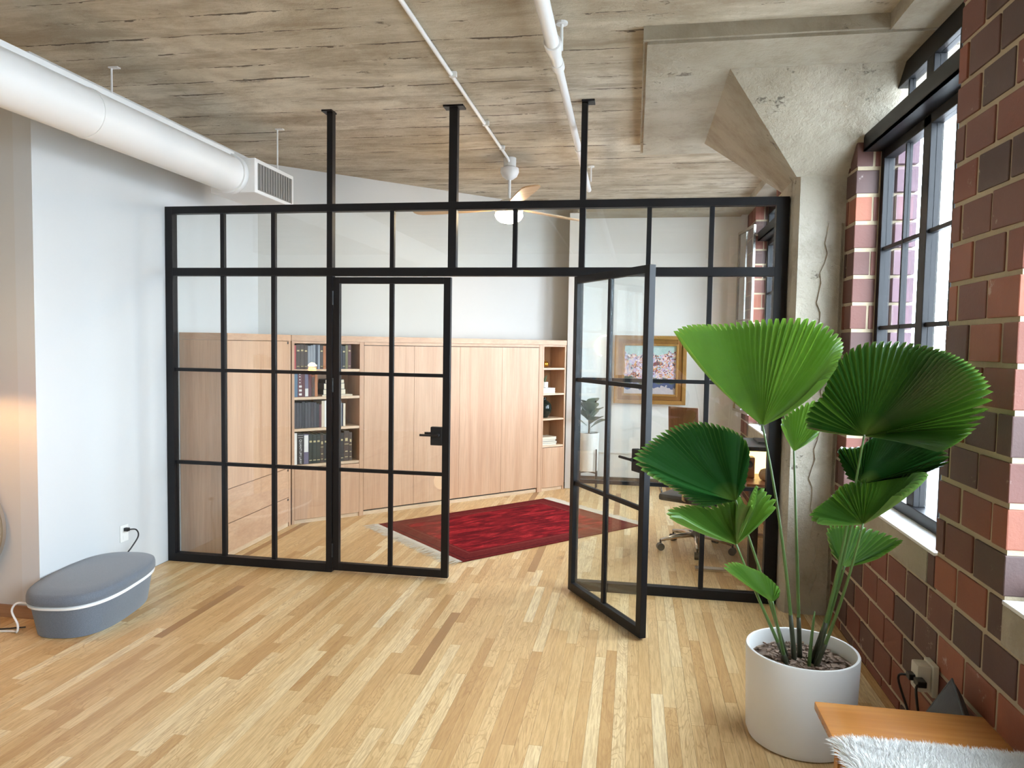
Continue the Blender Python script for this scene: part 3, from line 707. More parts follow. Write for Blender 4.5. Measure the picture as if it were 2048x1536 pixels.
# ------------------------------------------------------------------ ornaments in the narrow shelf unit
M['gold'] = plain('polished_gold', srgb(206, 150, 58), .22, .9)
M['dark_glaze'] = plain('dark_green_glaze', (.012, .018, .014, 1), .12)
M['leaf_small'] = plain('dusty_green_leaf', srgb(92, 104, 72), .5, var=.25)
c = ap(2.965, -.10); gp = thing('gold_pumpkin', (c.x, c.y, SHN[3]), 'small gold pumpkin on the top shelf of the narrow unit', 'ornament')
vs = []; fs = []; NA, NB = 32, 12
for j in range(NB+1):
    t = -PI/2+PI*j/NB
    for k in range(NA):
        a = 2*PI*k/NA; r = .042*math.cos(t)*(1-.13*abs(math.sin(a*4)))+.002
        vs.append((c.x+r*math.cos(a), c.y+r*math.sin(a), SHN[3]+.041+.038*math.sin(t)*(1-.25*math.exp(-(r/.018)**2))+.0005))
for j in range(NB):
    for k in range(NA): fs.append((j*NA+k, j*NA+(k+1) % NA, (j+1)*NA+(k+1) % NA, (j+1)*NA+k))
fs += [tuple(range(NA))[::-1], tuple(NB*NA+k for k in range(NA))]
MB().add(vs, fs).build('body', M['gold'], gp, smooth=True)
MB().tube([(c.x, c.y, SHN[3]+.066), (c.x+.004, c.y, SHN[3]+.09)], [.007, .005], 8).build('stem', M['gold'], gp, smooth=True)
c = ap(2.975, -.11); sp_ = thing('succulent_pot', (c.x, c.y, z_small), 'tiny dark plant in a white pot on the stacked white books', 'potted plant')
MB().lathe([(.030, z_small+.0005), (.034, z_small+.004), (.036, z_small+.066), (.032, z_small+.066), (.031, z_small+.058), (.001, z_small+.058)], (c.x, c.y), 24).build('pot', M['white_plastic'], sp_, auto=40)
for k in range(9):
    a = k*2.4; rr = .02+.022*((k*7) % 5)/5
    MB().tube(bez((c.x, c.y, z_small+.057), (c.x+rr*.3*math.cos(a), c.y+rr*.3*math.sin(a), z_small+.10), (c.x+rr*math.cos(a), c.y+rr*math.sin(a), z_small+.105+.02*(k % 3)), 5), [.003, .005, .006, .005, .003, .001], 6).build('leaf', M['leaf_small'], sp_, smooth=True)
c = ap(2.975, -.125); va = thing('vase', (c.x, c.y, SHN[1]), 'dark glossy round vase in the narrow oak shelf unit', 'vase')
MB().lathe([(.045, SHN[1]+.0005), (.05, SHN[1]+.006), (.085, SHN[1]+.06), (.095, SHN[1]+.11), (.085, SHN[1]+.155), (.05, SHN[1]+.19), (.028, SHN[1]+.202), (.026, SHN[1]+.222), (.034, SHN[1]+.232), (.028, SHN[1]+.232), (.02, SHN[1]+.215), (.001, SHN[1]+.21)], (c.x, c.y), 36).build('body', M['dark_glaze'], va, smooth=True)

# ------------------------------------------------------------------ rug
def rug_mat():
    t = NT('crimson_patterned_wool'); tc = t.n('ShaderNodeTexCoord').outputs['Object']
    sep = t.n('ShaderNodeSeparateXYZ', {0: tc})
    ax = t.math('ABSOLUTE', sep.outputs['X']); ay = t.math('ABSOLUTE', sep.outputs['Y'])
    st = t.n('ShaderNodeVectorMath', {0: tc, 1: (2.0, 9, 1)}, operation='MULTIPLY').outputs[0]
    n = t.noise(st, 1.6, 5, .65, .8)
    field = t.ramp(n, [(.38, srgb(88, 16, 22)), (.50, srgb(122, 24, 30)), (.60, srgb(160, 36, 42)), (.7, srgb(186, 54, 54))])
    vor = t.n('ShaderNodeTexVoronoi', {'Vector': tc, 'Scale': 16.0}, feature='F1', distance='MANHATTAN').outputs['Distance']
    field = t.mix(t.math('MULTIPLY', t.math('GREATER_THAN', vor, .52), .18), field, srgb(66, 14, 22))
    dx = t.math('SUBTRACT', ax, .80); dy = t.math('SUBTRACT', ay, .52)
    d = t.math('MAXIMUM', dx, dy)
    bcol = t.mix(t.noise(tc, 38, 2), srgb(82, 20, 22), srgb(120, 44, 42))
    b1 = t.math('GREATER_THAN', d, 0.0)
    c = t.mix(b1, field, bcol)
    band = t.math('MULTIPLY', t.math('GREATER_THAN', d, .015), t.math('LESS_THAN', d, .03))
    c = t.mix(t.math('MULTIPLY', band, .3), c, srgb(150, 80, 72))
    band = t.math('MULTIPLY', t.math('GREATER_THAN', d, .13), t.math('LESS_THAN', d, .145))
    c = t.mix(t.math('MULTIPLY', band, .5), c, srgb(44, 14, 24))
    t.set(Base_Color=c, Roughness=1.0, Specular_IOR_Level=.08, Normal=t.bump(t.noise(tc, 260, 3), .5, .004)); return t.m
rc = [Vector((1.14, 1.36, 0)), Vector((2.11, .30, 0)), Vector((3.50, 1.88, 0)), Vector((2.60, 2.86, 0))]
ctr = sum(rc, Vector())/4; ex = ((rc[2]-rc[1])+(rc[3]-rc[0])).normalized(); ey = Vector((-ex.y, ex.x, 0))
RL = ((rc[2]-rc[1]).length+(rc[3]-rc[0]).length)/2-.12; RW = ((rc[1]-rc[0]).length+(rc[2]-rc[3]).length)/2
rug = thing('rug', ctr, 'crimson oriental rug with pale fringes on the study floor', 'rug')
rug.rotation_euler = (0, 0, math.atan2(ex.y, ex.x))
def child_local(mb, name, mat, parent, smooth=False):
    me = bpy.data.meshes.new(name); me.from_pydata(mb.v, [], mb.f); me.materials.append(mat)
    bm = bmesh.new(); bm.from_mesh(me); bmesh.ops.recalc_face_normals(bm, faces=bm.faces[:]); bm.to_mesh(me); bm.free()
    if smooth: me.shade_smooth()
    o = bpy.data.objects.new(name, me); COL.objects.link(o); o.parent = parent; ORG[o.name] = ORG[parent.name]; return o
m = MB(); m.box(-RL/2, RL/2, -RW/2, RW/2, .0005, .011, .003); child_local(m, 'pile', rug_mat(), rug)
M['fringe'] = plain('undyed_wool_fringe', srgb(196, 182, 164), .95)
rf = random.Random(9)
for sg in (-1, 1):
    m = MB()
    for i in range(330):
        y = -RW/2+RW*(i+.5)/330+rf.uniform(-.004, .004); L = rf.uniform(.09, .15); a = rf.uniform(-.5, .5); w_ = .0022
        pts = [(sg*(RL/2-.005), y, .008), (sg*(RL/2+L*.35), y+a*L*.2, .007+rf.random()*.006), (sg*(RL/2+L), y+a*L*.7, .003)]
        vs = []
        for (px, py, pz), ww in zip(pts, (w_, w_, w_*.5)): vs += [(px, py-ww, pz), (px, py+ww, pz), (px, py, pz+ww*1.2)]
        m.add(vs, [(0, 1, 4, 3), (1, 2, 5, 4), (2, 0, 3, 5), (3, 4, 7, 6), (4, 5, 8, 7), (5, 3, 6, 8)])
    o = child_local(m, 'fringe', M['fringe'], rug); o['kind'] = 'stuff'

# ------------------------------------------------------------------ painting
def paint_mat():
    t = NT('thick_painted_flowers'); tc = t.n('ShaderNodeTexCoord').outputs['Object']
    sep = t.n('ShaderNodeSeparateXYZ', {0: tc}); v = sep.outputs['Z']; u = sep.outputs['X']
    wv = t.n('ShaderNodeVectorMath', {0: tc, 1: t.n('ShaderNodeTexNoise', {'Vector': tc, 'Scale': 9.0, 'Detail': 3.0}).outputs['Color']}, operation='ADD').outputs[0]
    vor = t.n('ShaderNodeTexVoronoi', {'Vector': wv, 'Scale': 17.0, 'Randomness': 1.0})
    rv = t.n('ShaderNodeSeparateColor', {0: vor.outputs['Color']}).outputs[0]
    fl = t.ramp(rv, [(0, srgb(188, 168, 204)), (.16, srgb(214, 120, 70)), (.27, srgb(238, 216, 206)), (.42, srgb(120, 44, 48)), (.52, srgb(196, 190, 216)), (.64, srgb(232, 196, 190)), (.74, srgb(70, 58, 78)), (.82, srgb(214, 160, 90)), (.9, srgb(170, 196, 196))], 'CONSTANT')
    sky = t.mix(t.noise(tc, 30, 3), srgb(150, 186, 184), srgb(196, 214, 210))
    grn = t.mix(t.noise(tc, 26, 4), srgb(70, 76, 66), srgb(112, 118, 96))
    low = t.mix(t.noise(tc, 12, 3), srgb(176, 168, 178), srgb(206, 194, 188))
    nn = t.math('MULTIPLY', t.math('SUBTRACT', t.noise(tc, 7, 4), .5), .22); vv = t.math('ADD', v, nn)
    c = t.mix(t.math('GREATER_THAN', vv, .19), fl, sky)
    c = t.mix(t.math('LESS_THAN', vv, -.10), c, grn)
    band = t.math('LESS_THAN', vv, -.165); c = t.mix(band, c, srgb(76, 86, 124))
    c = t.mix(t.math('LESS_THAN', vv, -.215), c, low)
    t.set(Base_Color=c, Roughness=.5, Normal=t.bump(t.math('ADD', rv, t.noise(tc, 50, 4)), .5, .008)); return t.m
pc = Vector((3.617, YB, 1.392))
pt = thing('framed_painting', (pc.x, YB-.03, pc.z), 'colourful flower painting in a wide gold frame on the study wall', 'painting')
me = MB().box(pc.x-.30, pc.x+.30, YB-.035, YB-.028, pc.z-.29, pc.z+.29).build('canvas', paint_mat(), pt)
M['gold_frame'] = plain('aged_gold_leaf', srgb(170, 126, 70), .38, .45, bump=.3, bscale=40, var=.25)
M['gold_dark'] = plain('aged_gold_inner_band', srgb(146, 100, 50), .42, .4, bump=.3, bscale=40, var=.25)
HW, HH = .42, .405
for nm, a0, a1, th, mk in (('outer_moulding', HW, HW-.045, .07, 'gold_frame'), ('inner_band', HW-.045, HW-.095, .05, 'gold_dark'), ('inner_slip', HW-.095, HW-.12, .06, 'gold_frame')):
    q = HH-HW
    for sx in (-1, 1):
        x0, x1 = pc.x+sx*a1, pc.x+sx*a0
        MB().box(x0, x1, YB-th, YB-.001, pc.z-(a0+q), pc.z+(a0+q), .004).build(nm, M[mk], pt)
        z0, z1 = pc.z+sx*(a1+q), pc.z+sx*(a0+q)
        MB().box(pc.x-a1, pc.x+a1, YB-th, YB-.001, z0, z1, .004).build(nm, M[mk], pt)
# glowing arc lamp
arc = thing('arc_wall_lamp', (3.09, YB, 1.66), 'thin glowing crescent lamp on the wall left of the painting', 'lamp')
M['arc_glow'] = emit('warm_white_tube', (1.0, .86, .62), 2.5)
pts = [(3.09+.125*math.cos(a), YB-.05, 1.665+.125*math.sin(a)) for a in [math.radians(88+i*8) for i in range(21)]]
MB().tube(pts, .008, 8).build('light_tube', M['arc_glow'], arc, smooth=True)
MB().tube([(2.967, YB-.05, 1.65), (2.967, YB-.0005, 1.65)], .006, 8).build('bracket', M['white_metal'], arc)

# ------------------------------------------------------------------ fig plant in the study
FPX_, FPY = 2.93, 3.50
fp = thing('potted_fig', (FPX_, FPY, 0), 'small broad-leaved fig in a white pot on a black stand behind the open door', 'potted plant')
ztp = .66
MB().lathe([(.10, .215), (.112, .22), (.122, ztp), (.110, ztp), (.108, ztp-.03), (.001, ztp-.03)], (FPX_, FPY), 32).build('pot', M['white_plastic'], fp, auto=40)
std = MB()
for k in range(4):
    a = PI/4+k*PI/2; std.tube([(FPX_+.137*math.cos(a), FPY+.137*math.sin(a), 0), (FPX_+.137*math.cos(a), FPY+.137*math.sin(a), .48)], .008, 8)
    std.tube([(FPX_, FPY, .203), (FPX_+.135*math.cos(a), FPY+.135*math.sin(a), .203)], .008, 8)
std.build('stand', M['black_matte'], fp)
MB().lathe([(.107, ztp-.029), (.107, ztp-.02), (.001, ztp-.018)], (FPX_, FPY), 24).build('soil', plain('potting_soil', srgb(58, 46, 38), .95, bump=.8, bscale=60), fp)
M['fig_leaf'] = plain('leathery_fig_leaf', srgb(84, 96, 68), .45, var=.2)
rfg = random.Random(4)
MB().tube(bez((FPX_, FPY, ztp-.03), (FPX_+.01, FPY, ztp+.08), (FPX_-.01, FPY, ztp+.26), 8), [.010]*9, 8).build('stem', plain('woody_stem', srgb(104, 86, 62), .8), fp)
for k in range(11):
    a = k*2.4+.6; zb = ztp+.04+.022*k; L = .24 if k < 8 else .19; up = .5+.09*k*.6
    d = Vector((math.cos(a)*(1-up*.5), math.sin(a)*(1-up*.5)*.7-.15, up)).normalized(); side = d.cross(Vector((0, 0, 1))).normalized(); nrm = side.cross(d)
    base = Vector((FPX_, FPY, zb)); vs = []; fs = []
    prof = [(.0, .01), (.15, .03), (.35, .07), (.6, .105), (.8, .10), (.95, .05), (1, .006)]
    for t_, wv_ in prof:
        cpt = base+d*(.03+L*t_)-Vector((0, 0, 1))*L*.25*t_*t_
        for q in (-1, -.5, 0, .5, 1): vs.append(cpt+side*wv_*q+nrm*(.18*abs(q)*wv_))
    for i in range(len(prof)-1):
        for j in range(4): fs.append((i*5+j, i*5+j+1, (i+1)*5+j+1, (i+1)*5+j))
    m = MB(); m.add(vs, fs); o = m.build('leaf', M['fig_leaf'], fp, smooth=True, fix=False)
    sm = o.modifiers.new('thick', 'SOLIDIFY'); sm.thickness = .0015

# ------------------------------------------------------------------ desk, chair and desk things
dk = thing('desk', (4.25, 1.1, 0), 'wooden standing desk with flat metal feet along the study window wall', 'desk')
MB().box(4.245, 4.655, .42, 1.92, .672, .705, .004).build('desktop', M['walnut'], dk)
for y in (.62, 1.72):
    MB().box(3.92, 4.60, y-.035, y+.035, 0, .022, .004).build('foot', M['chrome'], dk)
    MB().box(4.30, 4.36, y-.04, y+.04, .022, .672, .004).build('leg', M['black_matte'], dk)
MB().box(4.31, 4.35, .66, 1.68, .60, .64).build('crossbar', M['black_matte'], dk)
pr = thing('monitor_shelf', (4.38, .75, .7055), 'black raised monitor shelf at the near end of the desk', 'shelf')
MB().box(4.17, 4.60, .50, 1.05, .93, .962, .004).build('top_board', M['black_plastic'], pr)
for y in (.505, 1.03): MB().box(4.45, 4.60, y, y+.015, .7055, .93).build('leg', M['black_plastic'], pr)
mo = thing('monitor', (4.42, .9, .9625), 'black monitor turned sideways on the raised desk shelf', 'monitor')
m = MB(); m.box(4.36, 4.54, .70, .96, .9625, .975, .003); m.build('base', M['black_plastic'], mo)
MB().box(4.44, 4.47, .80, .86, .975, 1.02).build('neck', M['black_plastic'], mo)
MB().box(4.44, 4.47, .56, 1.10, 1.015, 1.10, .004).build('screen', M['black_plastic'], mo)
gl = thing('glowing_lamp_box', (4.46, .80, .7055), 'bright yellow box lamp glowing under the black shelf', 'lamp')
M['lamp_yellow'] = emit('yellow_lampshade', (1.0, .70, .26), 3.0)
MB().box(4.27, 4.58, .86, .98, .706, .925, .01).build('shade', M['lamp_yellow'], gl)
wbv = thing('wooden_ball', (4.40, .60, .7055), 'turned pale wooden ball on the desk in front of the glowing lamp', 'ornament')
MB().lathe([(.018, .7055), (.034, .712), (.046, .735), (.046, .757), (.034, .782), (.012, .793)], (4.40, .60), 24).build('ball', M['fan_wood'], wbv, smooth=True)
spk = thing('desk_speaker', (4.295, .70, .7055), 'small brown speaker on the desk beside the wooden ball', 'speaker')
MB().box(4.255, 4.335, .66, .76, .7055, .86, .006).build('body', M['walnut'], spk); MB().tube([(4.295, .66, .81), (4.295, .655, .81)], .026, 16).build('cone', M['black_plastic'], spk)
# office chair
CX, CY = 3.97, 1.18
ch = thing('office_chair', (CX, CY, 0), 'swivel office chair with a brown plywood back and chrome star base', 'chair')
for k in range(5):
    a = math.radians(196+72*k); e = Vector((CX+.30*math.cos(a), CY+.30*math.sin(a), 0))
    m = MB(); m.tube([(CX, CY, .13), (CX+.15*math.cos(a), CY+.15*math.sin(a), .115), (e.x, e.y, .085)], [.024, .02, .014], 10); leg = m.build('base_arm', M['chrome'], ch, smooth=True)
    q = Vector((-math.sin(a), math.cos(a), 0))
    m = MB(); m.tube([e+q*.022+Vector((0, 0, .030)), e-q*.022+Vector((0, 0, .030))], .030, 16); m.tube([e+Vector((0, 0, .03)), e+Vector((0, 0, .09))], .008, 8); m.build('caster', M['black_plastic'], leg, auto=40)
MB().tube([(CX, CY, .10), (CX, CY, .40)], [.028, .02], 14).build('gas_column', M['chrome'], ch, smooth=True)
rot = Matrix.Translation((CX, CY, 0)) @ Matrix.Rotation(math.radians(-28), 4, 'Z')
m = MB(rot); m.box(-.24, .24, -.23, .25, .415, .475, .025); m.build('seat', M['black_plastic'], ch, auto=50)
m = MB(rot); m.tube([(0, -.18, .42), (0, -.27, .46), (0, -.285, .75)], .014, 10); m.build('back_post', M['chrome'], ch, smooth=True)
vs = []; fs = []
for j in range(9):
    z = .60+.60*j/8; w_ = .125+.0*j
    for i in range(9):
        x = -w_+2*w_*i/8; vs.append((x, -.29-.05*(j/8)+.9*x*x, z))
for j in range(8):
    for i in range(8): fs.append((j*9+i, j*9+i+1, (j+1)*9+i+1, (j+1)*9+i))
m = MB(rot); m.add(vs, fs); o = m.build('backrest', M['walnut'], ch, smooth=True, fix=False); o.modifiers.new('thick', 'SOLIDIFY').thickness = .014
for sg in (-1, 1):
    m = MB(rot); m.tube(bez((sg*.24, -.16, .45), (sg*.30, -.18, .70), (sg*.27, .06, .66), 8), .012, 8); m.build('armrest', M['chrome'], ch, smooth=True)

# ------------------------------------------------------------------ left side of the loft
OT = (.250, -1.075); OA_, OB_, OTH = .440, .250, 1.74
felt = NT('grey_felt'); p_ = felt.pos(); fn = felt.noise(p_, 220, 4, .7)
felt.set(Base_Color=felt.mix(felt.math('MULTIPLY', fn, 1.0), srgb(72, 78, 88), srgb(122, 130, 140)), Roughness=.95, Sheen_Weight=.3, Normal=felt.bump(fn, .5, .004)); M['felt'] = felt.m
ot = thing('oval_storage_bench', (OT[0], OT[1], 0), 'low oval grey felt storage bench with a white rim by the left wall', 'storage bench')
def sup(sc, z, n=72, e=2.75):
    r = []
    for k in range(n):
        t = 2*PI*k/n; cx_ = math.copysign(abs(math.cos(t))**(2/e), math.cos(t))*OA_*sc; cy_ = math.copysign(abs(math.sin(t))**(2/e), math.sin(t))*OB_*sc
        r.append((OT[0]+cx_*math.cos(OTH)-cy_*math.sin(OTH), OT[1]+cx_*math.sin(OTH)+cy_*math.cos(OTH), z))
    return r
def loft(layers):
    m = MB(); n = 72; vs = []
    for l in layers: vs += l
    fs = [(i*n+k, i*n+(k+1) % n, (i+1)*n+(k+1) % n, (i+1)*n+k) for i in range(len(layers)-1) for k in range(n)]
    fs += [tuple(range(n))[::-1], tuple((len(layers)-1)*n+k for k in range(n))]
    return m.add(vs, fs)
loft([sup(.84, 0), sup(.855, .004), sup(.94, .172)]).build('base', M['felt'], ot, auto=40)
loft([sup(.945, .173), sup(.985, .179), sup(.99, .190), sup(.97, .196)]).build('rim', M['white_plastic'], ot, auto=50)
loft([sup(.975, .197), sup(1.0, .204), sup(1.0, .232), sup(.985, .250), sup(.94, .260), sup(.7, .265), sup(.3, .267)]).build('lid', M['felt'], ot, auto=60)
wc = thing('white_cable', (-.05, -1.4, 0), 'white cable looping from the felt bench onto the floor', 'cable')
MB().tube(catmull([(.09, -1.40, .165), (.055, -1.44, .18), (.04, -1.46, .14), (.075, -1.46, .07), (.06, -1.45, .02), (.0, -1.42, .007), (-.2, -1.45, .006), (-.6, -1.5, .006)], 6), .006, 8).build('cord', M['white_plastic'], wc, smooth=True)
bc_ = thing('black_floor_cable', (-.2, -1.4, 0), 'thin black cable lying on the floor at the left edge', 'cable')
MB().tube(catmull([(.03, -1.36, .01), (-.08, -1.40, .006), (-.22, -1.46, .006), (-.5, -1.62, .006)], 6), .004, 6).build('cord', M['black_plastic'], bc_, smooth=True)
ol = thing('wall_outlet', (.001, -.50, .33), 'white wall outlet with a black plug above the felt bench', 'outlet')
MB().box(.0005, .006, -.545, -.465, .275, .390, .002).build('cover_plate', M['white_plastic'], ol)
for z in (.305, .36): MB().box(.006, .008, -.52, -.49, z-.014, z+.014, .001).build('socket', M['white_plastic'], ol)
pk = thing('black_power_cord', (.02, -.5, .36), 'black power cord curving down from the wall outlet', 'cable')
MB().box(.0085, .040, -.518, -.492, .348, .372, .004).build('plug', M['black_plastic'], pk)
MB().tube(catmull([(.038, -.505, .36), (.06, -.46, .35), (.062, -.44, .30), (.04, -.48, .23), (.02, -.53, .17), (.012, -.56, .08), (.010, -.57, .005)], 6), .005, 8).build('cord', M['black_plastic'], pk, smooth=True)
mi = thing('round_mirror', (-.52, YJ-.02, .53), 'round mirror with a thin silver rim at the left edge', 'mirror')
mt = NT('mirror_silver'); mt.set(Base_Color=(.86, .88, .92, 1), Metallic=1.0, Roughness=.03)
ma = Matrix.Translation((-.505, YJ-.035, .54)) @ Matrix.Rotation(PI/2, 4, 'X')
m = MB(ma); m.lathe([(.305, 0), (.305, .012), (.304, .014)], (0, 0), 64); m.build('glass', mt.m, mi, auto=30)
m = MB(ma); m.lathe([(.3055, -.004), (.315, -.004), (.315, .02), (.3055, .02)], (0, 0), 64, caps=False); m.build('rim', M['chrome'], mi, auto=30)
# lamps that stand outside the frame and show in reflections or on the wall
M['bulb'] = emit('warm_bulb', (1.0, .62, .28), 110)
M['brass'] = plain('aged_brass', srgb(150, 110, 60), .3, .9)
M['amber'] = glass('amber_glass', (.86, .56, .30, 1), .05)
tl = thing('trumpet_lamp', (.21, -2.0, 0), 'brass floor lamp with a lit trumpet-shaped amber shade reflected in the glass', 'lamp')
MB().lathe([(.13, 0), (.13, .015), (.02, .03)], (.21, -2.0), 32).build('base', M['brass'], tl, auto=40)
MB().tube([(.21, -2.0, .02), (.21, -2.0, 1.20)], .010, 12).build('pole', M['brass'], tl, smooth=True)
MB().lathe([(.012, 1.19), (.022, 1.24), (.045, 1.31), (.085, 1.37), (.135, 1.415), (.132, 1.418), (.08, 1.378), (.04, 1.315), (.018, 1.245), (.008, 1.20)], (.21, -2.0), 32).build('shade', M['amber'], tl, smooth=True)
MB().lathe([(.004, 1.33), (.03, 1.36), (.042, 1.40), (.038, 1.43), (.015, 1.45)], (.21, -2.0), 20).build('bulb', M['bulb'], tl, smooth=True)
M['dome_bulb'] = emit('bright_warm_bulb', (1.0, .56, .24), 430)
dl = thing('dome_lamp', (-.20, -1.72, 0), 'black dome floor lamp lighting the beige wall from beyond the left edge', 'lamp')
MB().lathe([(.14, 0), (.14, .015), (.02, .03)], (-.20, -1.72), 32).build('base', M['black_matte'], dl, auto=40)
MB().tube([(-.20, -1.72, .02), (-.20, -1.72, 1.50)], .010, 12).build('pole', M['black_matte'], dl, smooth=True)
MB().lathe([(.16, 1.400), (.155, 1.44), (.12, 1.49), (.06, 1.52), (.012, 1.53), (.010, 1.522), (.058, 1.512), (.115, 1.482), (.148, 1.437), (.153, 1.402)], (-.20, -1.72), 32, caps=False).build('shade', M['black_matte'], dl, smooth=True)
MB().lathe([(.004, 1.42), (.022, 1.43), (.03, 1.45), (.022, 1.475), (.012, 1.49)], (-.20, -1.72), 20).build('bulb', M['dome_bulb'], dl, smooth=True)
gb = thing('globe_lamp', (1.318, -3.0, 0), 'glowing round glass globe lamp on the floor reflected in the closed door', 'lamp')
M['globe'] = emit('lit_opal_glass', (1.0, .82, .46), 2.2)
MB().lathe([(.04, 0.012)]+[(.1*math.cos(t), .106+.1*math.sin(t)) for t in [math.radians(-64+11*i) for i in range(14)]]+[(.004, .2065)], (1.318, -3.0), 32).build('globe', M['globe'], gb, smooth=True)
MB().lathe([(.06, 0), (.06, .012), (.045, .018)], (1.318, -3.0), 32).build('base', M['brass'], gb, auto=40)

# ------------------------------------------------------------------ fan palm
PX, PY = 4.174, -1.689
palm = thing('potted_fan_palm', (PX, PY, 0), 'large fan palm with pleated green leaves in a white cylinder pot', 'potted plant')
MB().lathe([(.195, 0), (.212, .006), (.2205, .03), (.231, .384), (.228, .391), (.218, .391), (.215, .384), (.212, .30), (.001, .30)], (PX, PY), 72).build('pot', plain('matte_white_pot', (.78, .77, .745, 1), .45, bump=.05, bscale=30), palm, auto=40)
rs_ = random.Random(8)
soil = MB(); n = 40; vs = [(PX, PY, .335)]; fs = []
for j in range(1, 9):
    for k in range(n):
        a = 2*PI*k/n; r = .2135*j/8; vs.append((PX+r*math.cos(a), PY+r*math.sin(a), .325+(.0 if j == 8 else rs_.uniform(-.008, .014))))
for k in range(n): fs.append((0, 1+k, 1+(k+1) % n))
for j in range(7):
    for k in range(n): fs.append((1+j*n+k, 1+(j+1)*n+k, 1+(j+1)*n+(k+1) % n, 1+j*n+(k+1) % n))
soil.add(vs, fs); soil.build('soil', plain('bark_mulch', srgb(112, 92, 78), .95, bump=1.0, bscale=45, var=.5), palm)
bark = MB()
for k in range(260):
    a = rs_.uniform(0, 2*PI); r = .195*math.sqrt(rs_.random()); x, y = PX+r*math.cos(a), PY+r*math.sin(a); z = .336+rs_.uniform(-.002, .008)
    mt_ = Matrix.Translation((x, y, z)) @ Matrix.Rotation(rs_.uniform(0, PI), 4, 'Z') @ Matrix.Rotation(rs_.uniform(-.5, .5), 4, 'X')
    b_ = MB(mt_); L = rs_.uniform(.012, .03); b_.box(-L/2, L/2, -L*.25, L*.25, -.003, .003); bark.v += [bv for bv in b_.v]; o_ = len(bark.v)-8; bark.f += [tuple(o_+i for i in f) for f in b_.f]
o = bark.build('bark_chips', plain('bark_chip', srgb(132, 110, 94), .9, var=.4, bscale=60), palm, fix=False); o['kind'] = 'stuff'
def leaf_mat():
    t = NT('palm_leaf'); rnd = t.n('ShaderNodeObjectInfo').outputs['Random']
    at = t.n('ShaderNodeAttribute', attribute_name='age').outputs['Fac']; rad = t.n('ShaderNodeAttribute', attribute_name='rad').outputs['Fac']; vein = t.n('ShaderNodeAttribute', attribute_name='vein').outputs['Fac']
    c = t.mix(at, srgb(24, 72, 30), srgb(108, 152, 56))
    c = t.mix(t.math('MULTIPLY', t.noise(t.pos(), 7, 4), .5), c, srgb(30, 74, 30))
    c = t.mix(t.ramp(rad, [(.0, GREY(.45)), (.25, GREY(0)), (.955, GREY(0)), (1, GREY(.3))]), c, srgb(150, 178, 82))
    c = t.mix(t.math('MULTIPLY', t.ramp(vein, [(.35, GREY(0)), (1, GREY(1))]), .62), c, srgb(122, 164, 80))  # pale ribs, plus light on the pleat ridges painted into the leaf colour
    t.set(Base_Color=c, Roughness=.27, Specular_IOR_Level=.6)
    tr = t.n('ShaderNodeBsdfTranslucent', {'Color': t.mix(.5, c, srgb(140, 190, 50))})
    mx = t.n('ShaderNodeMixShader', {0: t.math('ADD', .05, t.math('MULTIPLY', at, .24)), 1: t.b.outputs[0], 2: tr.outputs[0]}); t.l(mx.outputs[0], t.out.inputs['Surface']); return t.m
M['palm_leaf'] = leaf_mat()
M['stalk'] = plain('palm_stalk', srgb(84, 112, 58), .4, var=.2)
M['stalk_dark'] = plain('palm_stalk_base', srgb(58, 62, 44), .5, var=.3)
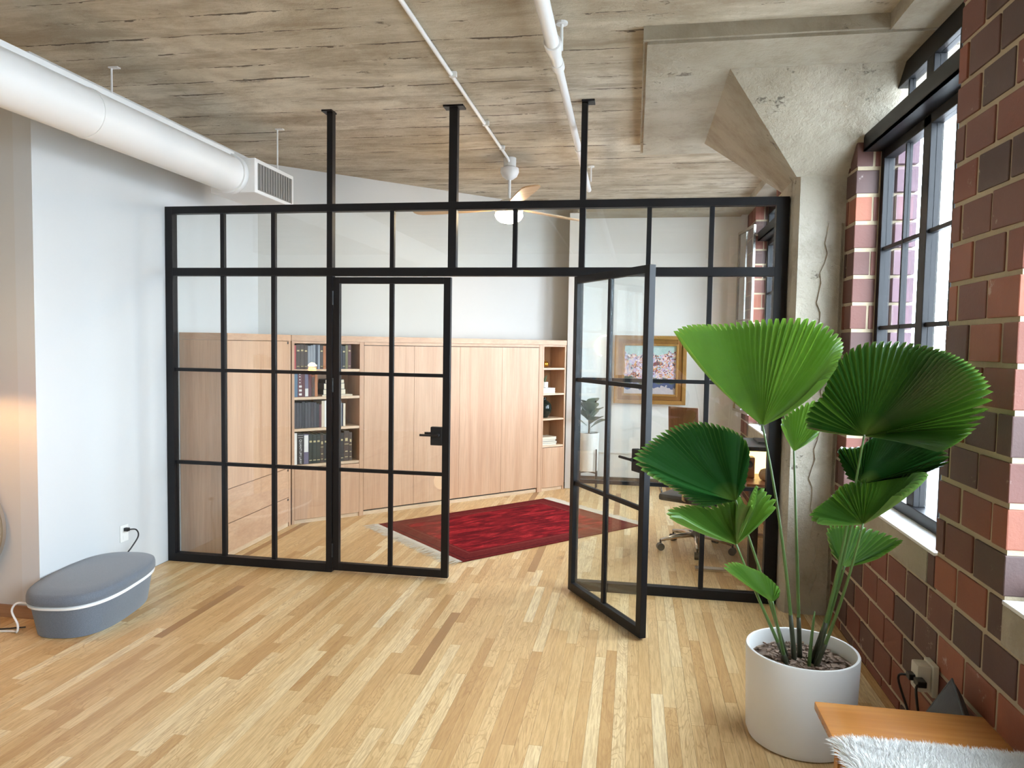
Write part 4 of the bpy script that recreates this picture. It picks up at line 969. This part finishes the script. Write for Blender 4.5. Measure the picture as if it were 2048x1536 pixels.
def palm_leaf(hub, rim, nf, age, cup, foot, ctl, pleat=.011, tooth=.05):
    hub = Vector(hub); path = catmull(rim, 16)
    cum = [0]
    for i in range(1, len(path)): cum.append(cum[-1]+(path[i]-path[i-1]).length)
    def at_(u):
        d = u*cum[-1]; i = 0
        while i < len(cum)-2 and cum[i+1] < d: i += 1
        t = (d-cum[i])/max(1e-6, cum[i+1]-cum[i]); return path[i].lerp(path[i+1], t)
    cen = sum(path, Vector())/len(path); NR = 9; cols = nf*4+1; vs = []; fs = []; rads = []; vein_lights = []
    avg = Vector()
    for i in range(len(path)-1): avg += (path[i]-hub).cross(path[i+1]-hub)
    avg.normalize()
    for i in range(cols):
        u = i/(cols-1); P = at_(u); tan = at_(min(1, u+.01))-at_(max(0, u-.01)); rd = P-hub
        nrm = rd.cross(tan)
        nrm = nrm.normalized() if nrm.length > 1e-9 else avg
        if nrm.dot(avg) < 0: nrm = -nrm
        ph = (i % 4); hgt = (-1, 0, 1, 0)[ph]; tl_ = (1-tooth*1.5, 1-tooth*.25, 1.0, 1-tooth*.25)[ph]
        for j in range(NR):
            t = .015+(1-.015)*j/(NR-1); tt = t*tl_ if t > .8 else t*(1-(1-tl_)*(t/.8)**6)
            pt_ = hub+rd*tt+nrm*(cup*rd.length*math.sin(PI*tt)*.5)+nrm*hgt*pleat*(tt**.8)*(1.0 if tt < .9 else 1-.3*(tt-.9)/.1)
            vs.append(pt_); rads.append(tt); vein_lights.append((0, .3, 1, .3)[ph])
    for i in range(cols-1):
        for j in range(NR-1): fs.append((i*NR+j, (i+1)*NR+j, (i+1)*NR+j+1, i*NR+j+1))
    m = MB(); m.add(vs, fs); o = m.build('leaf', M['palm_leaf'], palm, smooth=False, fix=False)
    a = o.data.attributes.new('rad', 'FLOAT', 'POINT'); a.data.foreach_set('value', rads)
    a = o.data.attributes.new('vein', 'FLOAT', 'POINT'); a.data.foreach_set('value', vein_lights)
    a = o.data.attributes.new('age', 'FLOAT', 'POINT'); a.data.foreach_set('value', [age]*len(rads))
    f0 = Vector((PX+foot[0], PY+foot[1], .325)); c_ = f0.lerp(hub, .55)+Vector(ctl)
    pts = bez(f0, c_, hub+(hub-c_).normalized()*.004, 16)
    MB().tube(pts, [.0085-.0045*(i/16) for i in range(17)], 8).build('leaf_stalk', M['stalk'], o, smooth=True)
    MB().tube(pts[:4], [.0115, .0105, .0098, .0085], 8).build('stalk_sheath', M['stalk_dark'], o, smooth=True)
LEAVES = [
 ('A', (3.968, -1.75, 1.35), [(3.585, -1.85, 1.741), (3.657, -1.75, 1.775), (3.809, -1.6, 1.786), (3.972, -1.5, 1.809), (4.126, -1.45, 1.821), (4.21, -1.45, 1.818), (4.282, -1.5, 1.781), (4.308, -1.6, 1.717), (4.256, -1.75, 1.633), (4.175, -1.9, 1.561)], 40, .95, .10, (-.03, -.01), (.03, 0, .02)),
 ('B', (4.309, -1.95, 1.345), [(4.121, -1.85, 1.354), (4.123, -1.8, 1.398), (4.153, -1.77, 1.45), (4.193, -1.75, 1.487), (4.219, -1.75, 1.566), (4.263, -1.75, 1.647), (4.327, -1.78, 1.704), (4.401, -1.85, 1.716), (4.471, -1.95, 1.709), (4.524, -2.1, 1.681), (4.53, -2.3, 1.634), (4.511, -2.47, 1.566), (4.5, -2.47, 1.488), (4.496, -2.38, 1.404), (4.506, -2.2, 1.333)], 52, .12, .06, (.05, -.03), (.02, 0, .02)),
 ('C', (3.864, -1.8, 1.037), [(3.702, -1.98, 1.041), (3.559, -2.08, 1.153), (3.468, -2.1, 1.211), (3.441, -2.1, 1.25), (3.463, -2.05, 1.277), (3.532, -1.95, 1.322), (3.606, -1.88, 1.356), (3.704, -1.8, 1.367), (3.806, -1.75, 1.349), (3.885, -1.7, 1.311), (3.922, -1.7, 1.261), (3.916, -1.72, 1.174), (3.898, -1.75, 1.097)], 46, .06, .05, (-.055, .02), (.02, 0, -.02)),
 ('D', (3.865, -1.85, 0.865), [(3.593, -2.05, 1.011), (3.579, -1.98, 1.028), (3.66, -1.9, 1.035), (3.742, -1.85, 1.02), (3.81, -1.8, 1.032), (3.885, -1.72, 1.051), (3.889, -1.85, 1.043), (3.9, -1.98, 1.066), (3.954, -1.8, 1.105), (3.972, -1.85, 1.093), (3.999, -1.9, 1.074), (3.993, -1.92, 1.029)], 34, .62, .04, (-.06, -.02), (0, 0, -.02)),
 ('E', (4.321, -1.9, 1.15), [(4.302, -1.8, 1.157), (4.278, -1.72, 1.263), (4.315, -1.74, 1.276), (4.355, -1.75, 1.285), (4.418, -1.75, 1.331), (4.481, -1.8, 1.374), (4.532, -1.9, 1.383), (4.543, -2.02, 1.354), (4.546, -2.1, 1.308), (4.551, -2.1, 1.272), (4.495, -2.05, 1.226)], 40, .04, .05, (.04, .0), (.02, 0, -.02)),
 ('F', (4.304, -2.0, 1.013), [(4.15, -2.0, 1.012), (4.118, -1.97, 1.026), (4.136, -1.95, 1.052), (4.208, -1.9, 1.097), (4.24, -1.9, 1.138), (4.285, -1.9, 1.16), (4.385, -1.9, 1.191), (4.458, -1.97, 1.222), (4.489, -2.07, 1.237), (4.457, -2.12, 1.217), (4.384, -2.12, 1.151)], 34, .45, .05, (.045, -.05), (.02, 0, -.02)),
 ('G', (4.301, -1.8, 0.785), [(4.253, -1.8, 0.834), (4.241, -1.75, 0.914), (4.272, -1.7, 0.937), (4.342, -1.65, 0.931), (4.405, -1.62, 0.921), (4.482, -1.65, 0.911), (4.535, -1.7, 0.897), (4.53, -1.75, 0.894), (4.408, -1.87, 0.856)], 26, .40, .05, (.06, .01), (0, 0, -.01)),
 ('H', (4.006, -1.9, 0.652), [(3.811, -1.97, 0.793), (3.807, -1.95, 0.813), (3.86, -1.9, 0.81), (3.922, -1.85, 0.778), (3.973, -1.82, 0.752), (4.022, -1.82, 0.715), (4.043, -1.85, 0.693), (4.034, -1.88, 0.667)], 18, .65, .03, (-.07, -.04), (0, 0, -.01)),
 ('I', (4.129, -1.6, 1.227), [(4.08, -1.62, 1.333), (4.074, -1.6, 1.368), (4.168, -1.5, 1.422), (4.259, -1.47, 1.447), (4.272, -1.5, 1.371), (4.227, -1.58, 1.294)], 16, 1.0, .05, (0, .03), (0, 0, 0)),
]
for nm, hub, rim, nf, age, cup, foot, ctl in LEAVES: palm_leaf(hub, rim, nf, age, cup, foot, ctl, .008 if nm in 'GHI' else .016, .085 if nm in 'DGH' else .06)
for (x, y, h) in ((.02, -.045, .25), (.075, .03, .18)):
    MB().tube(bez((PX+x, PY+y, .325), (PX+x*1.2, PY+y*1.1, .325+h*.5), (PX+x*1.5, PY+y*1.4, .325+h), 6), [.008, .008, .0075, .007, .006, .005, .003], 8).build('leaf_stalk', M['stalk'], palm, smooth=True)

# ------------------------------------------------------------------ bench, sheepskin, felt cone, adapter
be = thing('wooden_bench', (4.35, -3.0, 0), 'low varnished wooden bench in the lower right corner', 'bench')
ZB = .45
MB().box(4.08, 4.62, -3.5, -2.30, ZB-.03, ZB, .006).build('top', M['bench_wood'], be, auto=40)
for x in (4.13, 4.53):
    for y in (-3.42, -2.38): MB().box(x, x+.045, y-.045, y, 0, ZB-.03, .004).build('leg', M['bench_wood'], be)
fu = thing('sheepskin', (4.36, -2.95, ZB), 'fluffy white sheepskin draped over the wooden bench', 'throw')
M['fur'] = plain('white_fleece', (.80, .79, .76, 1), .9)
rf = random.Random(21)
def furz(x, y):
    e = min(1, (-2.58-y)/.06); e = max(0, e); sxe = min(1, max(0, (x-4.07)/.05)); return ZB+.004+.03*math.sqrt(max(0, e*sxe))
vs = []; fs = []; nx_, ny_ = 16, 24
for j in range(ny_+1):
    for i in range(nx_+1):
        x = 4.075+.55*i/nx_; y = -2.585-.75*j/ny_; vs.append((x, y, furz(x, y)))
for j in range(ny_):
    for i in range(nx_): a = j*(nx_+1)+i; fs.append((a, a+1, a+nx_+2, a+nx_+1))
m = MB(); m.add(vs, fs); m.build('hide', M['fur'], fu, smooth=True)
m = MB()
for k in range(15000):
    x = rf.uniform(4.072, 4.625); y = -2.585-(rf.random()**1.6)*.75
    clump = math.sin(x*55+math.sin(y*40)*2)*.5+math.sin(y*70+x*20)*.5
    ed = math.exp(-(-2.585-y)/.03); el = math.exp(-(x-4.072)/.03)
    d = Vector((clump*.5-el*1.2+rf.uniform(-.35, .35), .25+ed*1.0+rf.uniform(-.35, .35), 1.0-.6*max(ed, el))).normalized(); L = rf.uniform(.022, .04)
    b0_ = Vector((x, y, furz(x, y)-.002)); s_ = d.cross(Vector((rf.uniform(-1, 1), rf.uniform(-1, 1), .3))).normalized()*.0011
    m1 = b0_+d*L*.55; tip = b0_+d*L+Vector((0, 0, -L*.18))
    m.add([b0_-s_, b0_+s_, m1+s_*.8, m1-s_*.8, tip], [(0, 1, 2, 3), (3, 2, 4)])
o = m.build('fleece', M['fur'], fu, fix=False); o['kind'] = 'stuff'
co = thing('cushion', (4.62, -2.11, 0), 'dark grey felt cushion propped corner-up between the bench and the brick wall', 'cushion')
vs = []; fs = []; NQ = 14; hd = .245
cm = Matrix.Translation((4.612, -2.115, hd+.002)) @ Matrix.Rotation(math.radians(-4), 4, 'Y')
for sg in (1, -1):
    for i in range(NQ+1):
        for j in range(NQ+1):
            a_, b_ = -1+2*i/NQ, -1+2*j/NQ; pin = 1-.06*(1-abs(a_))*abs(b_)-.06*(1-abs(b_))*abs(a_)
            th = .045*((1-a_**4)*(1-b_**4))**.5
            vs.append((sg*th, (a_-b_)*hd/2*pin, (a_+b_)*hd/2*pin))
n1 = (NQ+1)**2
for q in (0, 1):
    for i in range(NQ):
        for j in range(NQ): k = q*n1+i*(NQ+1)+j; fs.append((k, k+1, k+NQ+2, k+NQ+1))
m = MB(cm); m.add(vs, fs); o = m.build('cover', plain('charcoal_felt', srgb(92, 94, 100), .95, bump=.5, bscale=200, var=.1), co, smooth=True)
m = MB(cm); m.tube([(0, s_*hd, 0) if k_ % 2 else (0, 0, s_*hd) for k_, s_ in ((0, -1), (1, 1), (0, 1), (1, -1), (0, -1))], .004, 6); m.build('piping', M['felt'], co)
ad = thing('power_adapter', (4.66, -1.76, .33), 'cream power adapter plugged into the brick wall behind the pot', 'adapter')
MB().box(4.655, 4.6785, -1.80, -1.70, .27, .40, .004).build('outlet_plate', M['cream_plastic'], ad)
MB().box(4.60, 4.655, -1.79, -1.715, .285, .395, .010).build('body', M['cream_plastic'], ad, auto=50)
pg = MB(); pg.box(4.585, 4.62, -1.84, -1.79, .325, .350, .004); pg.tube(catmull([(4.59, -1.83, .335), (4.575, -1.852, .31), (4.60, -1.85, .15), (4.625, -1.84, .01)], 6), .005, 8); pg.build('plug', M['black_plastic'], ad)
pg = MB(); pg.box(4.575, 4.60, -1.775, -1.735, .325, .35, .004); pg.tube(catmull([(4.58, -1.74, .335), (4.56, -1.70, .30), (4.60, -1.72, .16), (4.63, -1.78, .01)], 6), .005, 8); pg.build('plug', M['black_plastic'], ad)
